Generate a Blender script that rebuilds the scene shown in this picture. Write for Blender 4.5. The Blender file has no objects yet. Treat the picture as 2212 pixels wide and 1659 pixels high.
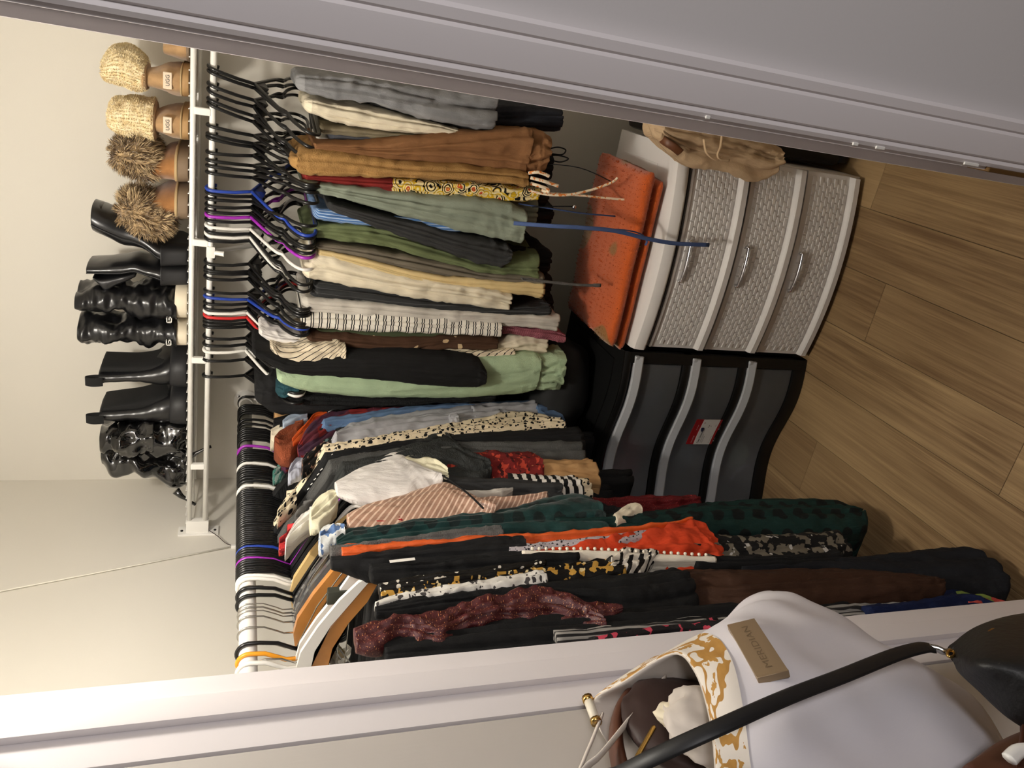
import bpy, bmesh, math, random
from mathutils import Vector, Matrix, noise
random.seed(7)
PI = math.pi
sc = bpy.context.scene
COL = sc.collection

# ------------------------------------------------------------------ camera
F, PITCH, YAW, ROLL = 1661.0, math.radians(20.1), math.radians(24.3), math.radians(1.8)
CP = Vector((0, 0, 1.65))
FW = Vector((-math.sin(YAW)*math.cos(PITCH), math.cos(YAW)*math.cos(PITCH), -math.sin(PITCH)))
_rt = Vector((math.cos(YAW), math.sin(YAW), 0)); _dn = FW.cross(_rt)
RT = _rt*math.cos(ROLL) - _dn*math.sin(ROLL)
DN = FW.cross(RT)
cam = bpy.data.cameras.new('camera'); camo = bpy.data.objects.new('camera', cam); COL.objects.link(camo)
cam.sensor_fit = 'HORIZONTAL'; cam.sensor_width = 36.0; cam.lens = 36.0*F/2212.0
cam.clip_start = 0.02; cam.clip_end = 50
# the photograph was taken with the phone held on its side: image right is down
camo.matrix_world = Matrix(((DN.x, RT.x, -FW.x, CP.x), (DN.y, RT.y, -FW.y, CP.y), (DN.z, RT.z, -FW.z, CP.z), (0, 0, 0, 1)))
sc.camera = camo

def px(x, y, ax, val):
    """point of the photograph (pixels) on the plane coordinate[ax] = val"""
    d = FW + RT*((1659-y-829.5)/F) + DN*((x-1106.0)/F)
    return CP + d*((val-CP[ax])/d[ax])

# ------------------------------------------------------------------ light
sc.view_settings.view_transform = 'Standard'; sc.view_settings.look = 'None'
sc.view_settings.gamma = 1.0; sc.view_settings.use_curve_mapping = False
sc.view_settings.exposure = 0.0
w = bpy.data.worlds.new('room_ambient'); sc.world = w; w.use_nodes = True
w.node_tree.nodes['Background'].inputs[0].default_value = (1.0, 0.97, 0.98, 1)
w.node_tree.nodes['Background'].inputs[1].default_value = 0.03
def lamp(name, kind, loc, power, col, size, rot=(0,0,0)):
    l = bpy.data.lights.new(name, kind); l.energy = power; l.color = col
    if kind == 'AREA': l.size = size
    else: l.shadow_soft_size = size
    o = bpy.data.objects.new(name, l); COL.objects.link(o); o.location = loc; o.rotation_euler = rot
    return o
LAMP_POS = (-0.50, 1.02, 2.33)
lamp('closet_lamp_light', 'POINT', LAMP_POS, 30.0, (1.0, 0.945, 0.85), 0.045)
lamp('room_fill_light', 'POINT', (1.15, -0.62, 2.10), 72.0, (1.0, 0.96, 0.955), 0.2)  # unseen fill added on the room side to brighten casing, door and bags

# ------------------------------------------------------------------ helpers
def lin(c):
    return tuple(((v/255)/12.92 if v/255 <= 0.04045 else ((v/255+0.055)/1.055)**2.4) for v in c)
def link(name, me, m=None, parent=None, smooth=False):
    if m is not None: me.materials.append(m)
    if smooth:
        me.polygons.foreach_set('use_smooth', [True]*len(me.polygons))
    o = bpy.data.objects.new(name, me); COL.objects.link(o)
    if parent is not None:
        o.parent = parent
    return o
def tag(o, label=None, cat=None, group=None, kind=None):
    if label: o['label'] = label
    if cat: o['category'] = cat
    if group: o['group'] = group
    if kind: o['kind'] = kind
    return o
def empty(name, loc=(0,0,0), rot=(0,0,0)):
    o = bpy.data.objects.new(name, None); COL.objects.link(o); o.empty_display_size = 0.05
    o.location = loc; o.rotation_euler = rot
    return o
def fin(bm, name, m, parent=None, smooth=False, angle=None):
    bmesh.ops.recalc_face_normals(bm, faces=bm.faces)
    me = bpy.data.meshes.new(name); bm.to_mesh(me); bm.free()
    o = link(name, me, m, parent, smooth)
    if angle is not None:
        for p in me.polygons: p.use_smooth = True
        try: me.set_sharp_from_angle(angle=math.radians(angle))
        except Exception: pass
    return o
def bx(bm, x0, x1, y0, y1, z0, z1, bev=0.0, seg=2):
    r = bmesh.ops.create_cube(bm, size=1.0)
    vs = r['verts']
    for v in vs:
        v.co.x = x0 if v.co.x < 0 else x1
        v.co.y = y0 if v.co.y < 0 else y1
        v.co.z = z0 if v.co.z < 0 else z1
    if bev > 0:
        es = list({e for v in vs for e in v.link_edges})
        bmesh.ops.bevel(bm, geom=es, offset=bev, segments=seg, affect='EDGES', profile=0.7)
def box(name, m, x0, x1, y0, y1, z0, z1, bev=0.0, parent=None, seg=2):
    bm = bmesh.new(); bx(bm, x0, x1, y0, y1, z0, z1, bev, seg)
    return fin(bm, name, m, parent, angle=40 if bev else None)
def catmull(pts, n):
    """smooth interpolation of tuples"""
    out = []; N = len(pts)
    for i in range(N-1):
        p0 = pts[max(i-1,0)]; p1 = pts[i]; p2 = pts[i+1]; p3 = pts[min(i+2,N-1)]
        for k in range(n):
            t = k/n; t2 = t*t; t3 = t2*t
            out.append(tuple(0.5*((2*b)+(-a+c)*t+(2*a-5*b+4*c-d)*t2+(-a+3*b-3*c+d)*t3) for a,b,c,d in zip(p0,p1,p2,p3)))
    out.append(tuple(pts[-1]))
    return out
def tube(bm, path, r, seg=8, cap=True, flat=1.0):
    """sweep a circle along a list of Vectors; r is a number or list; flat squeezes one axis"""
    path = [Vector(p) for p in path]; n = len(path)
    rs = r if isinstance(r, (list, tuple)) else [r]*n
    t0 = (path[1]-path[0]).normalized()
    up = Vector((0,0,1)) if abs(t0.z) < 0.9 else Vector((1,0,0))
    nrm = t0.cross(up).normalized(); rings = []
    for i, p in enumerate(path):
        t = (path[min(i+1,n-1)]-path[max(i-1,0)])
        if t.length < 1e-9: t = t0
        t.normalize()
        nrm = (nrm - t*nrm.dot(t))
        if nrm.length < 1e-6: nrm = t.orthogonal()
        nrm.normalize(); b = t.cross(nrm)
        rings.append([bm.verts.new(p + (nrm*math.cos(a)+b*math.sin(a)*flat)*rs[i]) for a in [2*PI*k/seg for k in range(seg)]])
    for i in range(n-1):
        for k in range(seg):
            bm.faces.new((rings[i][k], rings[i][(k+1)%seg], rings[i+1][(k+1)%seg], rings[i+1][k]))
    if cap:
        bm.faces.new(rings[0][::-1]); bm.faces.new(rings[-1])
    return rings
def tube_obj(name, m, path, r, seg=8, parent=None, flat=1.0):
    bm = bmesh.new(); tube(bm, path, r, seg, True, flat)
    return fin(bm, name, m, parent, smooth=True)
def rings_mesh(bm, rings, cap0=True, cap1=True):
    vr = [[bm.verts.new(p) for p in r] for r in rings]; k = len(vr[0])
    for i in range(len(vr)-1):
        for j in range(k):
            bm.faces.new((vr[i][j], vr[i][(j+1)%k], vr[i+1][(j+1)%k], vr[i+1][j]))
    if cap0: bm.faces.new(vr[0][::-1])
    if cap1: bm.faces.new(vr[-1])
    return vr

def ordinal(n):
    o = ['zeroth','first','second','third','fourth','fifth','sixth','seventh','eighth','ninth','tenth','eleventh','twelfth','thirteenth','fourteenth','fifteenth','sixteenth','seventeenth','eighteenth','nineteenth']
    if n < 20: return o[n]
    t_, r = divmod(n, 10); w_ = ['','','twenty','thirty','forty','fifty','sixty','seventy','eighty','ninety'][t_]
    return (w_[:-1]+'ieth') if r == 0 else w_+'-'+o[r]
# ------------------------------------------------------------------ materials
class NT:
    def __init__(s, name):
        s.m = bpy.data.materials.new(name); s.m.use_nodes = True; s.t = s.m.node_tree
        s.b = s.t.nodes['Principled BSDF']
    def n(s, kind, **kw):
        nd = s.t.nodes.new(kind)
        for k, v in kw.items():
            if k.startswith('i_'):
                key = k[2:]
                key = int(key) if key.isdigit() else key.replace('_', ' ')
                if hasattr(v, 'is_linked') or isinstance(v, bpy.types.NodeSocket): s.t.links.new(v, nd.inputs[key])
                else: nd.inputs[key].default_value = v
            else: setattr(nd, k, v)
        return nd
    def l(s, a, b): s.t.links.new(a, b)
    def math(s, op, a, b=None):
        nd = s.t.nodes.new('ShaderNodeMath'); nd.operation = op
        for i, v in enumerate((a, b)):
            if v is None: continue
            if isinstance(v, bpy.types.NodeSocket): s.l(v, nd.inputs[i])
            else: nd.inputs[i].default_value = v
        return nd.outputs[0]
    def mix(s, f, a, b):
        nd = s.t.nodes.new('ShaderNodeMix'); nd.data_type = 'RGBA'
        for sock, v in ((nd.inputs[0], f), (nd.inputs[6], a), (nd.inputs[7], b)):
            if isinstance(v, bpy.types.NodeSocket): s.l(v, sock)
            elif isinstance(v, (int, float)): sock.default_value = v
            else: sock.default_value = (*v[:3], 1)
        return nd.outputs[2]
    def ramp(s, f, lo, hi):
        nd = s.t.nodes.new('ShaderNodeMapRange'); s.l(f, nd.inputs[0])
        nd.inputs[1].default_value = lo; nd.inputs[2].default_value = hi
        return nd.outputs[0]
    def color(s, c):
        if isinstance(c, bpy.types.NodeSocket): s.l(c, s.b.inputs['Base Color'])
        else: s.b.inputs['Base Color'].default_value = (*c[:3], 1)
    def set(s, **kw):
        for k, v in kw.items(): s.b.inputs[k.replace('_', ' ')].default_value = v
    def bump(s, h, strength=0.3, dist=0.002):
        nd = s.t.nodes.new('ShaderNodeBump'); nd.inputs['Strength'].default_value = strength; nd.inputs['Distance'].default_value = dist
        s.l(h, nd.inputs['Height']); s.l(nd.outputs[0], s.b.inputs['Normal'])
    def uv(s): return s.n('ShaderNodeUVMap').outputs[0]
    def obj(s): return s.n('ShaderNodeTexCoord').outputs['Object']
    def noise(s, vec, scale, detail=3.0, rough=0.5):
        nd = s.n('ShaderNodeTexNoise'); s.l(vec, nd.inputs['Vector']); nd.inputs['Scale'].default_value = scale
        nd.inputs['Detail'].default_value = detail; nd.inputs['Roughness'].default_value = rough
        return nd.outputs[0]
    def map(s, vec, scale=(1,1,1), rot=(0,0,0), loc=(0,0,0)):
        nd = s.n('ShaderNodeMapping'); s.l(vec, nd.inputs[0])
        nd.inputs['Scale'].default_value = scale; nd.inputs['Rotation'].default_value = rot; nd.inputs['Location'].default_value = loc
        return nd.outputs[0]
    def xyz(s, vec):
        nd = s.n('ShaderNodeSeparateXYZ'); s.l(vec, nd.inputs[0]); return nd.outputs
    def voro(s, vec, scale, feature='F1', rnd=1.0):
        nd = s.n('ShaderNodeTexVoronoi', feature=feature); s.l(vec, nd.inputs['Vector'])
        nd.inputs['Scale'].default_value = scale; nd.inputs['Randomness'].default_value = rnd
        return nd
def plain(name, rgb, rough=0.6, spec=0.5, metal=0.0, coat=0.0, bump=0.0, bscale=200.0, var=0.0):
    t = NT(name); c = lin(rgb); t.set(Roughness=rough, Metallic=metal)
    t.b.inputs['Specular IOR Level'].default_value = spec
    if coat: t.set(Coat_Weight=coat, Coat_Roughness=0.08)
    if var:
        v = t.obj(); f = t.noise(v, bscale*0.06, 4)
        t.color(t.mix(t.ramp(f, 0.3, 0.7), tuple(k*(1-var) for k in c), tuple(min(1, k*(1+var)) for k in c)))
    else: t.color(c)
    if bump: t.bump(t.noise(t.obj(), bscale, 3), bump, 0.001)
    return t.m
M = {}
M['wall'] = plain('wall_paint', (222, 217, 206), 0.75, 0.3, bump=0.12, bscale=260)
M['room_wall'] = plain('room_wall_paint', (208, 204, 204), 0.8, 0.3, bump=0.12, bscale=260)
M['trim'] = plain('trim_gloss_paint', (230, 224, 225), 0.38, 0.45, bump=0.05, bscale=60)
M['ceil'] = plain('ceiling_paint', (238, 236, 230), 0.9)
M['wire'] = plain('white_epoxy_wire', (248, 246, 240), 0.3, 0.5)
M['rod'] = plain('white_rod_enamel', (232, 228, 222), 0.3, 0.5)
M['black_plastic'] = plain('black_plastic', (16, 16, 17), 0.28, 0.5)
M['white_plastic'] = plain('white_plastic', (238, 235, 228), 0.35)
M['blue_plastic'] = plain('blue_plastic', (38, 66, 160), 0.3)
M['purple_plastic'] = plain('purple_plastic', (160, 45, 175), 0.3)
M['red_plastic'] = plain('red_plastic', (200, 45, 45), 0.3)
M['yellow_plastic'] = plain('yellow_plastic', (240, 160, 40), 0.35)
M['chrome'] = plain('chrome', (215, 215, 220), 0.12, 0.5, metal=1.0)
M['steel_wire'] = plain('steel_wire', (190, 188, 182), 0.25, 0.5, metal=1.0)
M['gold'] = plain('gold_metal', (215, 175, 100), 0.25, 0.5, metal=1.0)
M['wood_hanger'] = plain('varnished_wood', (196, 132, 66), 0.35, coat=0.4, var=0.15)
M['pale_wood'] = plain('pale_wood', (224, 190, 128), 0.45, var=0.1)

# plank material: colour varies per plank with object random
def plank_mat():
    t = NT('oak_vinyl_plank'); v = t.obj(); info = t.n('ShaderNodeObjectInfo')
    rnd = info.outputs['Random']
    off = t.n('ShaderNodeVectorMath', operation='ADD'); t.l(v, off.inputs[0])
    cmb = t.n('ShaderNodeCombineXYZ'); t.l(t.math('MULTIPLY', rnd, 40.0), cmb.inputs[0]); t.l(t.math('MULTIPLY', rnd, 17.0), cmb.inputs[1])
    t.l(cmb.outputs[0], off.inputs[1]); vv = off.outputs[0]
    g = t.map(vv, (26, 1.1, 26)); n1 = t.noise(g, 1.6, 6, 0.62)
    g2 = t.map(vv, (160, 3.0, 160)); n2 = t.noise(g2, 1.0, 4, 0.7)
    big = t.noise(t.map(vv, (3.5, 1.0, 3.5)), 1.3, 2)
    c = t.mix(t.ramp(n1, 0.32, 0.70), lin((112, 88, 61)), lin((182, 153, 112)))
    c = t.mix(t.ramp(n2, 0.42, 0.75), c, lin((104, 78, 50)))
    c = t.mix(t.math('MULTIPLY', t.ramp(big, 0.40, 0.72), 0.6), c, lin((196, 166, 122)))
    kn = t.voro(t.map(vv, (5.0, 1.7, 5.0)), 1.0); kd = t.ramp(kn.outputs['Distance'], 0.10, 0.02)
    c = t.mix(t.math('MULTIPLY', kd, 0.8), c, lin((82, 54, 34)))
    c = t.mix(t.math('MULTIPLY', rnd, 0.5), c, lin((106, 80, 52)))
    t.color(c); t.set(Roughness=0.42); t.b.inputs['Specular IOR Level'].default_value = 0.35
    t.bump(n2, 0.10, 0.0006)
    return t.m
M['plank'] = plank_mat()
M['subfloor'] = plain('joint_brown', (58, 42, 28), 0.9)  # dark brown base slab that shows in the gaps between planks
# ================================================================== the setting
XL, YB, ZC, XR = -1.44, 2.354, 2.44, 0.62
def struct(o): return tag(o, kind='structure')
struct(box('wall_left', M['wall'], XL-0.1, XL, 0.70, YB+0.1, 0, ZC))
struct(box('wall_back', M['wall'], XL, XR+0.1, YB, YB+0.1, 0, ZC))
struct(box('wall_right', M['wall'], XR, XR+0.1, 0.70, YB, 0, ZC))
struct(box('ceiling', M['ceil'], XL-0.1, XR+0.1, 0.815, YB+0.1, ZC, ZC+0.08))
# front wall with the doorway; opening from JL to JR
JL, JR, YF, YI = -0.800, -0.026, 0.70, 0.815
wf = struct(box('wall_front', M['room_wall'], JR+0.022, 2.2, YF, YI, 0, ZC))
# left part of the front wall and the header above the opening
o = box('wall_front_piece', M['room_wall'], -2.2, JL-0.022, YF, YI, 0, ZC, parent=wf)
o = box('wall_header', M['room_wall'], JL-0.022, JR+0.022, YF, YI, 2.06, ZC, parent=wf)
# floor: base slab and planks along the closet's depth
fl = struct(box('floor', M['subfloor'], -2.2, 2.2, -2.2, YB+0.05, -0.06, -0.004))
PW = 0.168; E0 = -0.384 - 12*PW
pl_meshes = {}
def plank(x0, y0, y1):
    ln = round(y1-y0, 3)
    if ln not in pl_meshes:
        bm = bmesh.new(); bx(bm, 0.0005, PW-0.0005, 0.0005, ln-0.0005, -0.005, 0.0, 0.0008, 1)
        bmesh.ops.recalc_face_normals(bm, faces=bm.faces)
        me = bpy.data.meshes.new('plank'); bm.to_mesh(me); bm.free(); me.materials.append(M['plank']); pl_meshes[ln] = me
    o = bpy.data.objects.new('plank', pl_meshes[ln]); COL.objects.link(o); o.location = (x0, y0, 0); o.parent = fl
joints = {12: 1.615-0.0, 11: 1.585, 10: 1.06, 9: 1.9, 8: 1.62}
for i in range(4, 20):
    x0 = E0 + i*PW
    j = {11: 1.585, 10: 1.06, 8: 1.62, 9: 0.62, 12: 0.55}.get(i, 0.4 + (i*0.47) % 1.2)
    ys = [j - 1.22*k for k in range(4, 0, -1)] + [j + 1.22*k for k in range(0, 3)]
    ys = [min(max(y, -1.6), YB) for y in ys]
    for a, b in zip(ys[:-1], ys[1:]):
        if b-a > 0.02: plank(x0, a, b)

# door frame: jamb boards, stops, casing on the room side
def extrude_profile(name, prof, z0, z1, m, parent=None):
    """prof: list of (x, y) points of a closed outline"""
    bm = bmesh.new()
    a = [bm.verts.new((x, y, z0)) for x, y in prof]; b = [bm.verts.new((x, y, z1)) for x, y in prof]
    n = len(prof)
    for i in range(n): bm.faces.new((a[i], a[(i+1)%n], b[(i+1)%n], b[i]))
    bm.faces.new(a[::-1]); bm.faces.new(b)
    return fin(bm, name, m, parent, angle=25)
DH = 2.04
# right jamb: board, stop and the casing with its moulded profile
tr = struct(box('trim_1', M['trim'], JR, JR+0.022, YF-0.004, YI+0.002, 0, DH+0.02, 0.002))
tag(tr, 'white painted jamb board on the right of the doorway', kind='structure')
box('door_stop', M['trim'], JR-0.013, JR, YF+0.040, YF+0.078, 0, DH, 0.003, parent=tr)
def casing_profile(xin, s, w=0.058):
    # s=+1: casing runs to +x from the inner edge
    pts = [(0.004, 0), (0.004, -0.007), (0.008, -0.0095), (0.0125, -0.0085), (0.0145, -0.0115), (0.030, -0.0150), (0.040, -0.0160), (0.0435, -0.0145), (0.0455, -0.0165), (0.054, -0.0180), (w, -0.0155), (w, 0)]
    return [(xin + s*x, YF-0.0005 + y) for x, y in pts]
tr2 = struct(extrude_profile('trim_2', casing_profile(JR, 1), 0, DH+0.06, M['trim']))
tag(tr2, 'white moulded casing around the right side of the doorway', kind='structure')
# strike plate lip on the right jamb with chipped paint
sp = empty('strike_plate', (JR, YF, 0.80)); sp.parent = tr
bm = bmesh.new(); bx(bm, JR-0.0015, JR+0.004, YF-0.0095, YF+0.022, 0.775, 0.845, 0.001, 1)
fin(bm, 'strike_face', plain('aged_brass', (112, 84, 48), 0.45, metal=0.6), tr)
COL.objects.unlink(sp); bpy.data.objects.remove(sp)
for dx, dz, ln in ((0.003, 0.862, 0.022), (0.0035, 1.0, 0.012), (0.003, 1.036, 0.007), (0.004, 1.22, 0.005)):
    bm = bmesh.new(); bx(bm, JR+dx-0.001, JR+dx+0.0022, YF-0.0098, YF-0.0086+0.001, dz, dz+ln, 0.0005, 1)
    fin(bm, 'paint_chip', M['white_plastic'], tr)
# left jamb
tl = struct(box('trim_3', M['trim'], JL-0.022, JL, YF-0.004, YI+0.002, 0, DH+0.02, 0.002))
tag(tl, 'white painted jamb board on the left of the doorway', kind='structure')
box('door_stop', M['trim'], JL, JL+0.012, YF+0.040, YF+0.076, 0, DH, 0.003, parent=tl)
tt = struct(box('trim_4', M['trim'], JL-0.022, JR+0.022, YF-0.004, YI+0.002, DH, DH+0.022, 0.002))
# the open door, swung into the room against the left
DOORW, DT = 0.765, 0.035
door = struct(empty('door_1', (JL-0.002, YF-0.006, 0.012), (0, 0, math.radians(-91.0))))
tag(door, 'white painted wood-grain door swung open on the left', kind='structure')
def door_grain():
    t = NT('door_grain_paint'); v = t.obj()
    g = t.noise(t.map(v, (160, 160, 4)), 1.0, 4, 0.6)
    t.color(lin((192, 186, 180))); t.set(Roughness=0.42); t.bump(g, 0.25, 0.0008)
    return t.m
dm = door_grain()
box('door_leaf', dm, 0.002, DOORW, -DT, 0, 0, 2.02, 0.002, parent=door)
# closet ceiling lamp (above the frame)
cl = tag(empty('ceiling_lamp', (LAMP_POS[0], LAMP_POS[1], ZC)), 'round flush ceiling lamp inside the closet', 'lamp')
bm = bmesh.new(); tube(bm, [(0,0,-0.035),(0,0,0)], 0.07, 32); fin(bm, 'base', M['white_plastic'], cl, smooth=False)
bm = bmesh.new(); tube(bm, [(0,0,-0.055),(0,0,-0.034)], [0.022, 0.028], 24); fin(bm, 'socket', M['white_plastic'], cl)

# ================================================================== wire shelf on the back wall
YS, ZT, ZB = 2.049, 1.752, 1.7085
shelf = tag(empty('wire_shelf', (-0.4, YS, ZT)), 'white ventilated wire shelf spanning the back wall with a hanging rail', 'shelf')
ox, oy, oz = shelf.location
def sp_(p): return (p[0]-ox, p[1]-oy, p[2]-oz)
tube_obj('front_rail', M['wire'], [sp_((XL+0.03, YS, ZT)), sp_((XR-0.01, YS, ZT))], 0.0068, 12, shelf)
tube_obj('hanging_rail', M['wire'], [sp_((XL+0.03, YS-0.002, ZB)), sp_((XR-0.01, YS-0.002, ZB))], 0.0075, 12, shelf)
tube_obj('back_rail', M['wire'], [sp_((XL+0.005, YB-0.012, ZT-0.004)), sp_((XR-0.01, YB-0.012, ZT-0.004))], 0.003, 8, shelf)
tube_obj('middle_rail', M['wire'], [sp_((XL+0.005, YS+0.15, ZT-0.004)), sp_((XR-0.01, YS+0.15, ZT-0.004))], 0.003, 8, shelf)
bm = bmesh.new(); tube(bm, [(0, 0.004, 0.0075), (0, 0.02, 0.0068), (0, YB-YS-0.006, 0.0)], 0.0015, 6)
bmesh.ops.recalc_face_normals(bm, faces=bm.faces)
wm = bpy.data.meshes.new('deck_wire'); bm.to_mesh(wm); bm.free(); wm.materials.append(M['wire'])
x = XL+0.03
while x < XR-0.02:
    o = bpy.data.objects.new('deck_wire', wm); COL.objects.link(o); o.parent = shelf; o.location = (x-ox, 0, 0.0015)
    x += 0.0285
for yy in (240, 524, 777, 1006):
    p = px(437, yy, 1, YS); bm = bmesh.new()
    bx(bm, p.x-0.0085, p.x+0.0085, YS-0.0095, YS+0.006, ZB+0.004, ZT-0.003, 0.004, 3)
    bmesh.ops.translate(bm, verts=bm.verts, vec=(-ox, -oy, -oz)); fin(bm, 'rail_spacer', M['wire'], shelf, angle=40)
# end bracket at the left wall
bm = bmesh.new()
bx(bm, XL, XL+0.006, YS-0.020, YS+0.024, ZB-0.038, ZT+0.030, 0.003, 2)
bx(bm, XL+0.004, XL+0.045, YS-0.011, YS+0.011, ZB-0.010, ZT+0.008, 0.003, 2)
bmesh.ops.translate(bm, verts=bm.verts, vec=(-ox, -oy, -oz)); eb = fin(bm, 'end_bracket', M['white_plastic'], shelf, angle=40)
for zz in (ZB-0.028, ZT+0.020):
    bm = bmesh.new(); tube(bm, [sp_((XL+0.0055, YS, zz)), sp_((XL+0.0075, YS, zz))], 0.004, 12); fin(bm, 'screw_hole', M['black_plastic'], eb)
# diagonal support brace with its clip
p = px(470, 545, 1, YS); pw = px(548, 520, 1, YB-0.004)
bm = bmesh.new(); tube(bm, [sp_((p.x, YS, ZB-0.006)), sp_((p.x, YS+0.01, ZB-0.012)), sp_((p.x-0.004, YB-0.02, ZB-0.30)), sp_((p.x-0.004, YB-0.004, ZB-0.315))], 0.006, 10)
fin(bm, 'support_brace', M['wire'], shelf, smooth=True)
bm = bmesh.new(); bx(bm, p.x-0.014, p.x+0.016, YS-0.012, YS+0.012, ZB-0.012, ZB+0.009, 0.004, 2); tube(bm, [(p.x, YS-0.006, ZB-0.012), (p.x, YS-0.012, ZB-0.034)], 0.0065, 10)
bmesh.ops.translate(bm, verts=bm.verts, vec=(-ox, -oy, -oz)); fin(bm, 'brace_clip', M['white_plastic'], shelf, angle=40)

# hanging rod along the left wall
RX, RZ, RR = -1.150, 1.602, 0.0175
rod = tag(empty('closet_rod', (RX, 1.6, RZ)), 'white metal closet rod along the left wall', 'rod')
tube_obj('tube', M['rod'], [(0, 0.83-1.6, 0), (0, YB-0.002-1.6, 0)], RR, 24, rod)
bm = bmesh.new(); tube(bm, [(0, YB-0.006-1.6, 0), (0, YB-1.6, 0)], [0.036, 0.038], 28); tube(bm, [(0, YB-0.03-1.6, 0), (0, YB-0.004-1.6, 0)], 0.0215, 24)
fl2 = fin(bm, 'flange', M['white_plastic'], rod, angle=40)
for a in (0.9, 2.9, 5.0):
    bm = bmesh.new(); tube(bm, [(0.029*math.cos(a), YB-0.009-1.6, 0.029*math.sin(a)), (0.029*math.cos(a), YB-0.005-1.6, 0.029*math.sin(a))], 0.004, 10); fin(bm, 'screw', M['chrome'], fl2)

# pull string and wire on the left wall
a = px(-20, 1281, 0, XL+0.006); b = px(504, 1180, 0, XL+0.006)
s_ = tag(empty('string_line', b), 'thin white string running up the left wall from a small hook', 'string')
tube_obj('string', plain('white_cotton', (232, 228, 214), 0.9), [a-b, (a-b)*0.5+Vector((0,0,-0.003)), Vector((0,0,0))], 0.0019, 6, s_)
c0 = px(452, 1146, 0, XL+0.02); pts = [px(452, 1146, 0, XL+0.02), px(470, 1158, 0, XL+0.012), px(486, 1172, 0, XL+0.010), px(496, 1177, 0, XL+0.008), px(504, 1178, 0, XL+0.006)]
tube_obj('dark_tail', plain('dark_cord', (60, 50, 46), 0.8), [Vector(q)-b for q in catmull([tuple(p) for p in pts], 5)], 0.0011, 6, s_)
bm = bmesh.new(); bx(bm, XL-b.x, XL+0.010-b.x, -0.004, 0.004, -0.008, 0.006, 0.001, 1); fin(bm, 'hook', M['white_plastic'], s_)
# ================================================================== white three-drawer unit
def strip_curve(bm, xs, yf, z0, z1, y_in, prof=None):
    """solid strip following the front curve yf(x): outer face yf(x), inner face y_in"""
    n = len(xs)
    f0 = [bm.verts.new((x, yf(x), z0)) for x in xs]; f1 = [bm.verts.new((x, yf(x), z1)) for x in xs]
    b0 = [bm.verts.new((x, y_in(x) if callable(y_in) else y_in, z0)) for x in xs]; b1 = [bm.verts.new((x, y_in(x) if callable(y_in) else y_in, z1)) for x in xs]
    for i in range(n-1):
        bm.faces.new((f0[i], f0[i+1], f1[i+1], f1[i])); bm.faces.new((b0[i], b1[i], b1[i+1], b0[i+1]))
        bm.faces.new((f1[i], f1[i+1], b1[i+1], b1[i])); bm.faces.new((f0[i], b0[i], b0[i+1], f0[i+1]))
    bm.faces.new((f0[0], f1[0], b1[0], b0[0])); bm.faces.new((f0[-1], b0[-1], b1[-1], f1[-1]))
def lip_curve(bm, xs, yf, prof):
    """sweep a closed (dy, z) profile along the curve; dy<0 is towards the viewer"""
    rings = [[(x, yf(x)+dy, z) for dy, z in prof] for x in xs]
    rings_mesh(bm, rings)
def lin_xs(a, b, n): return [a+(b-a)*i/(n-1) for i in range(n)]
M['drawer_white'] = plain('white_drawer_plastic', (224, 220, 217), 0.42, 0.4)
WX0, WX1 = -0.676, -0.142
def wyf(x):
    u = (x-(WX0+WX1)/2)/((WX1-WX0)/2)
    return 1.754 + 0.034*u*u + 0.010*u
wd = tag(empty('drawer_unit', ((WX0+WX1)/2, 1.93, 0)), 'white three-drawer plastic unit with woven fronts under the hanging trousers', 'drawers')
WO = Vector(wd.location)
def wfin(bm, name, m, parent, angle=40):
    bmesh.ops.translate(bm, verts=bm.verts, vec=-WO); return fin(bm, name, m, parent, angle=angle)
xs = lin_xs(WX0, WX1, 25)
WYB = 2.12
bm = bmesh.new()
bx(bm, WX0, WX0+0.006, 1.795, WYB, 0.0, 0.575, 0.002, 1); bx(bm, WX1-0.006, WX1, 1.805, WYB, 0.0, 0.575, 0.002, 1)
bx(bm, WX0, WX1, WYB-0.006, WYB, 0.0, 0.575, 0.002, 1)
strip_curve(bm, xs, lambda x: wyf(x)+0.014, 0.0, 0.012, WYB-0.01)
wfin(bm, 'frame', M['drawer_white'], wd)
bm = bmesh.new()   # top lid with a rolled front edge and shallow recess
lip_curve(bm, lin_xs(WX0-0.004, WX1+0.004, 29), lambda x: wyf(min(max(x, WX0), WX1)), [(0.03, 0.565), (-0.008, 0.565), (-0.014, 0.572), (-0.014, 0.585), (-0.008, 0.599), (0.004, 0.605), (0.03, 0.606)])
strip_curve(bm, lin_xs(WX0-0.004, WX1+0.004, 29), lambda x: wyf(min(max(x, WX0), WX1))+0.028, 0.585, 0.606, WYB+0.004)
wfin(bm, 'lid', M['drawer_white'], wd)
bm = bmesh.new(); strip_curve(bm, lin_xs(WX0+0.05, WX1-0.05, 21), lambda x: wyf(x)+0.085, 0.604, 0.608, WYB-0.04)
wfin(bm, 'lid_panel', M['drawer_white'], wd)
M['tray_dark'] = plain('drawer_inside', (70, 68, 68), 0.8)
DR = [(0.386, 0.556), (0.206, 0.374), (0.022, 0.194)]
hm = {}
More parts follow.
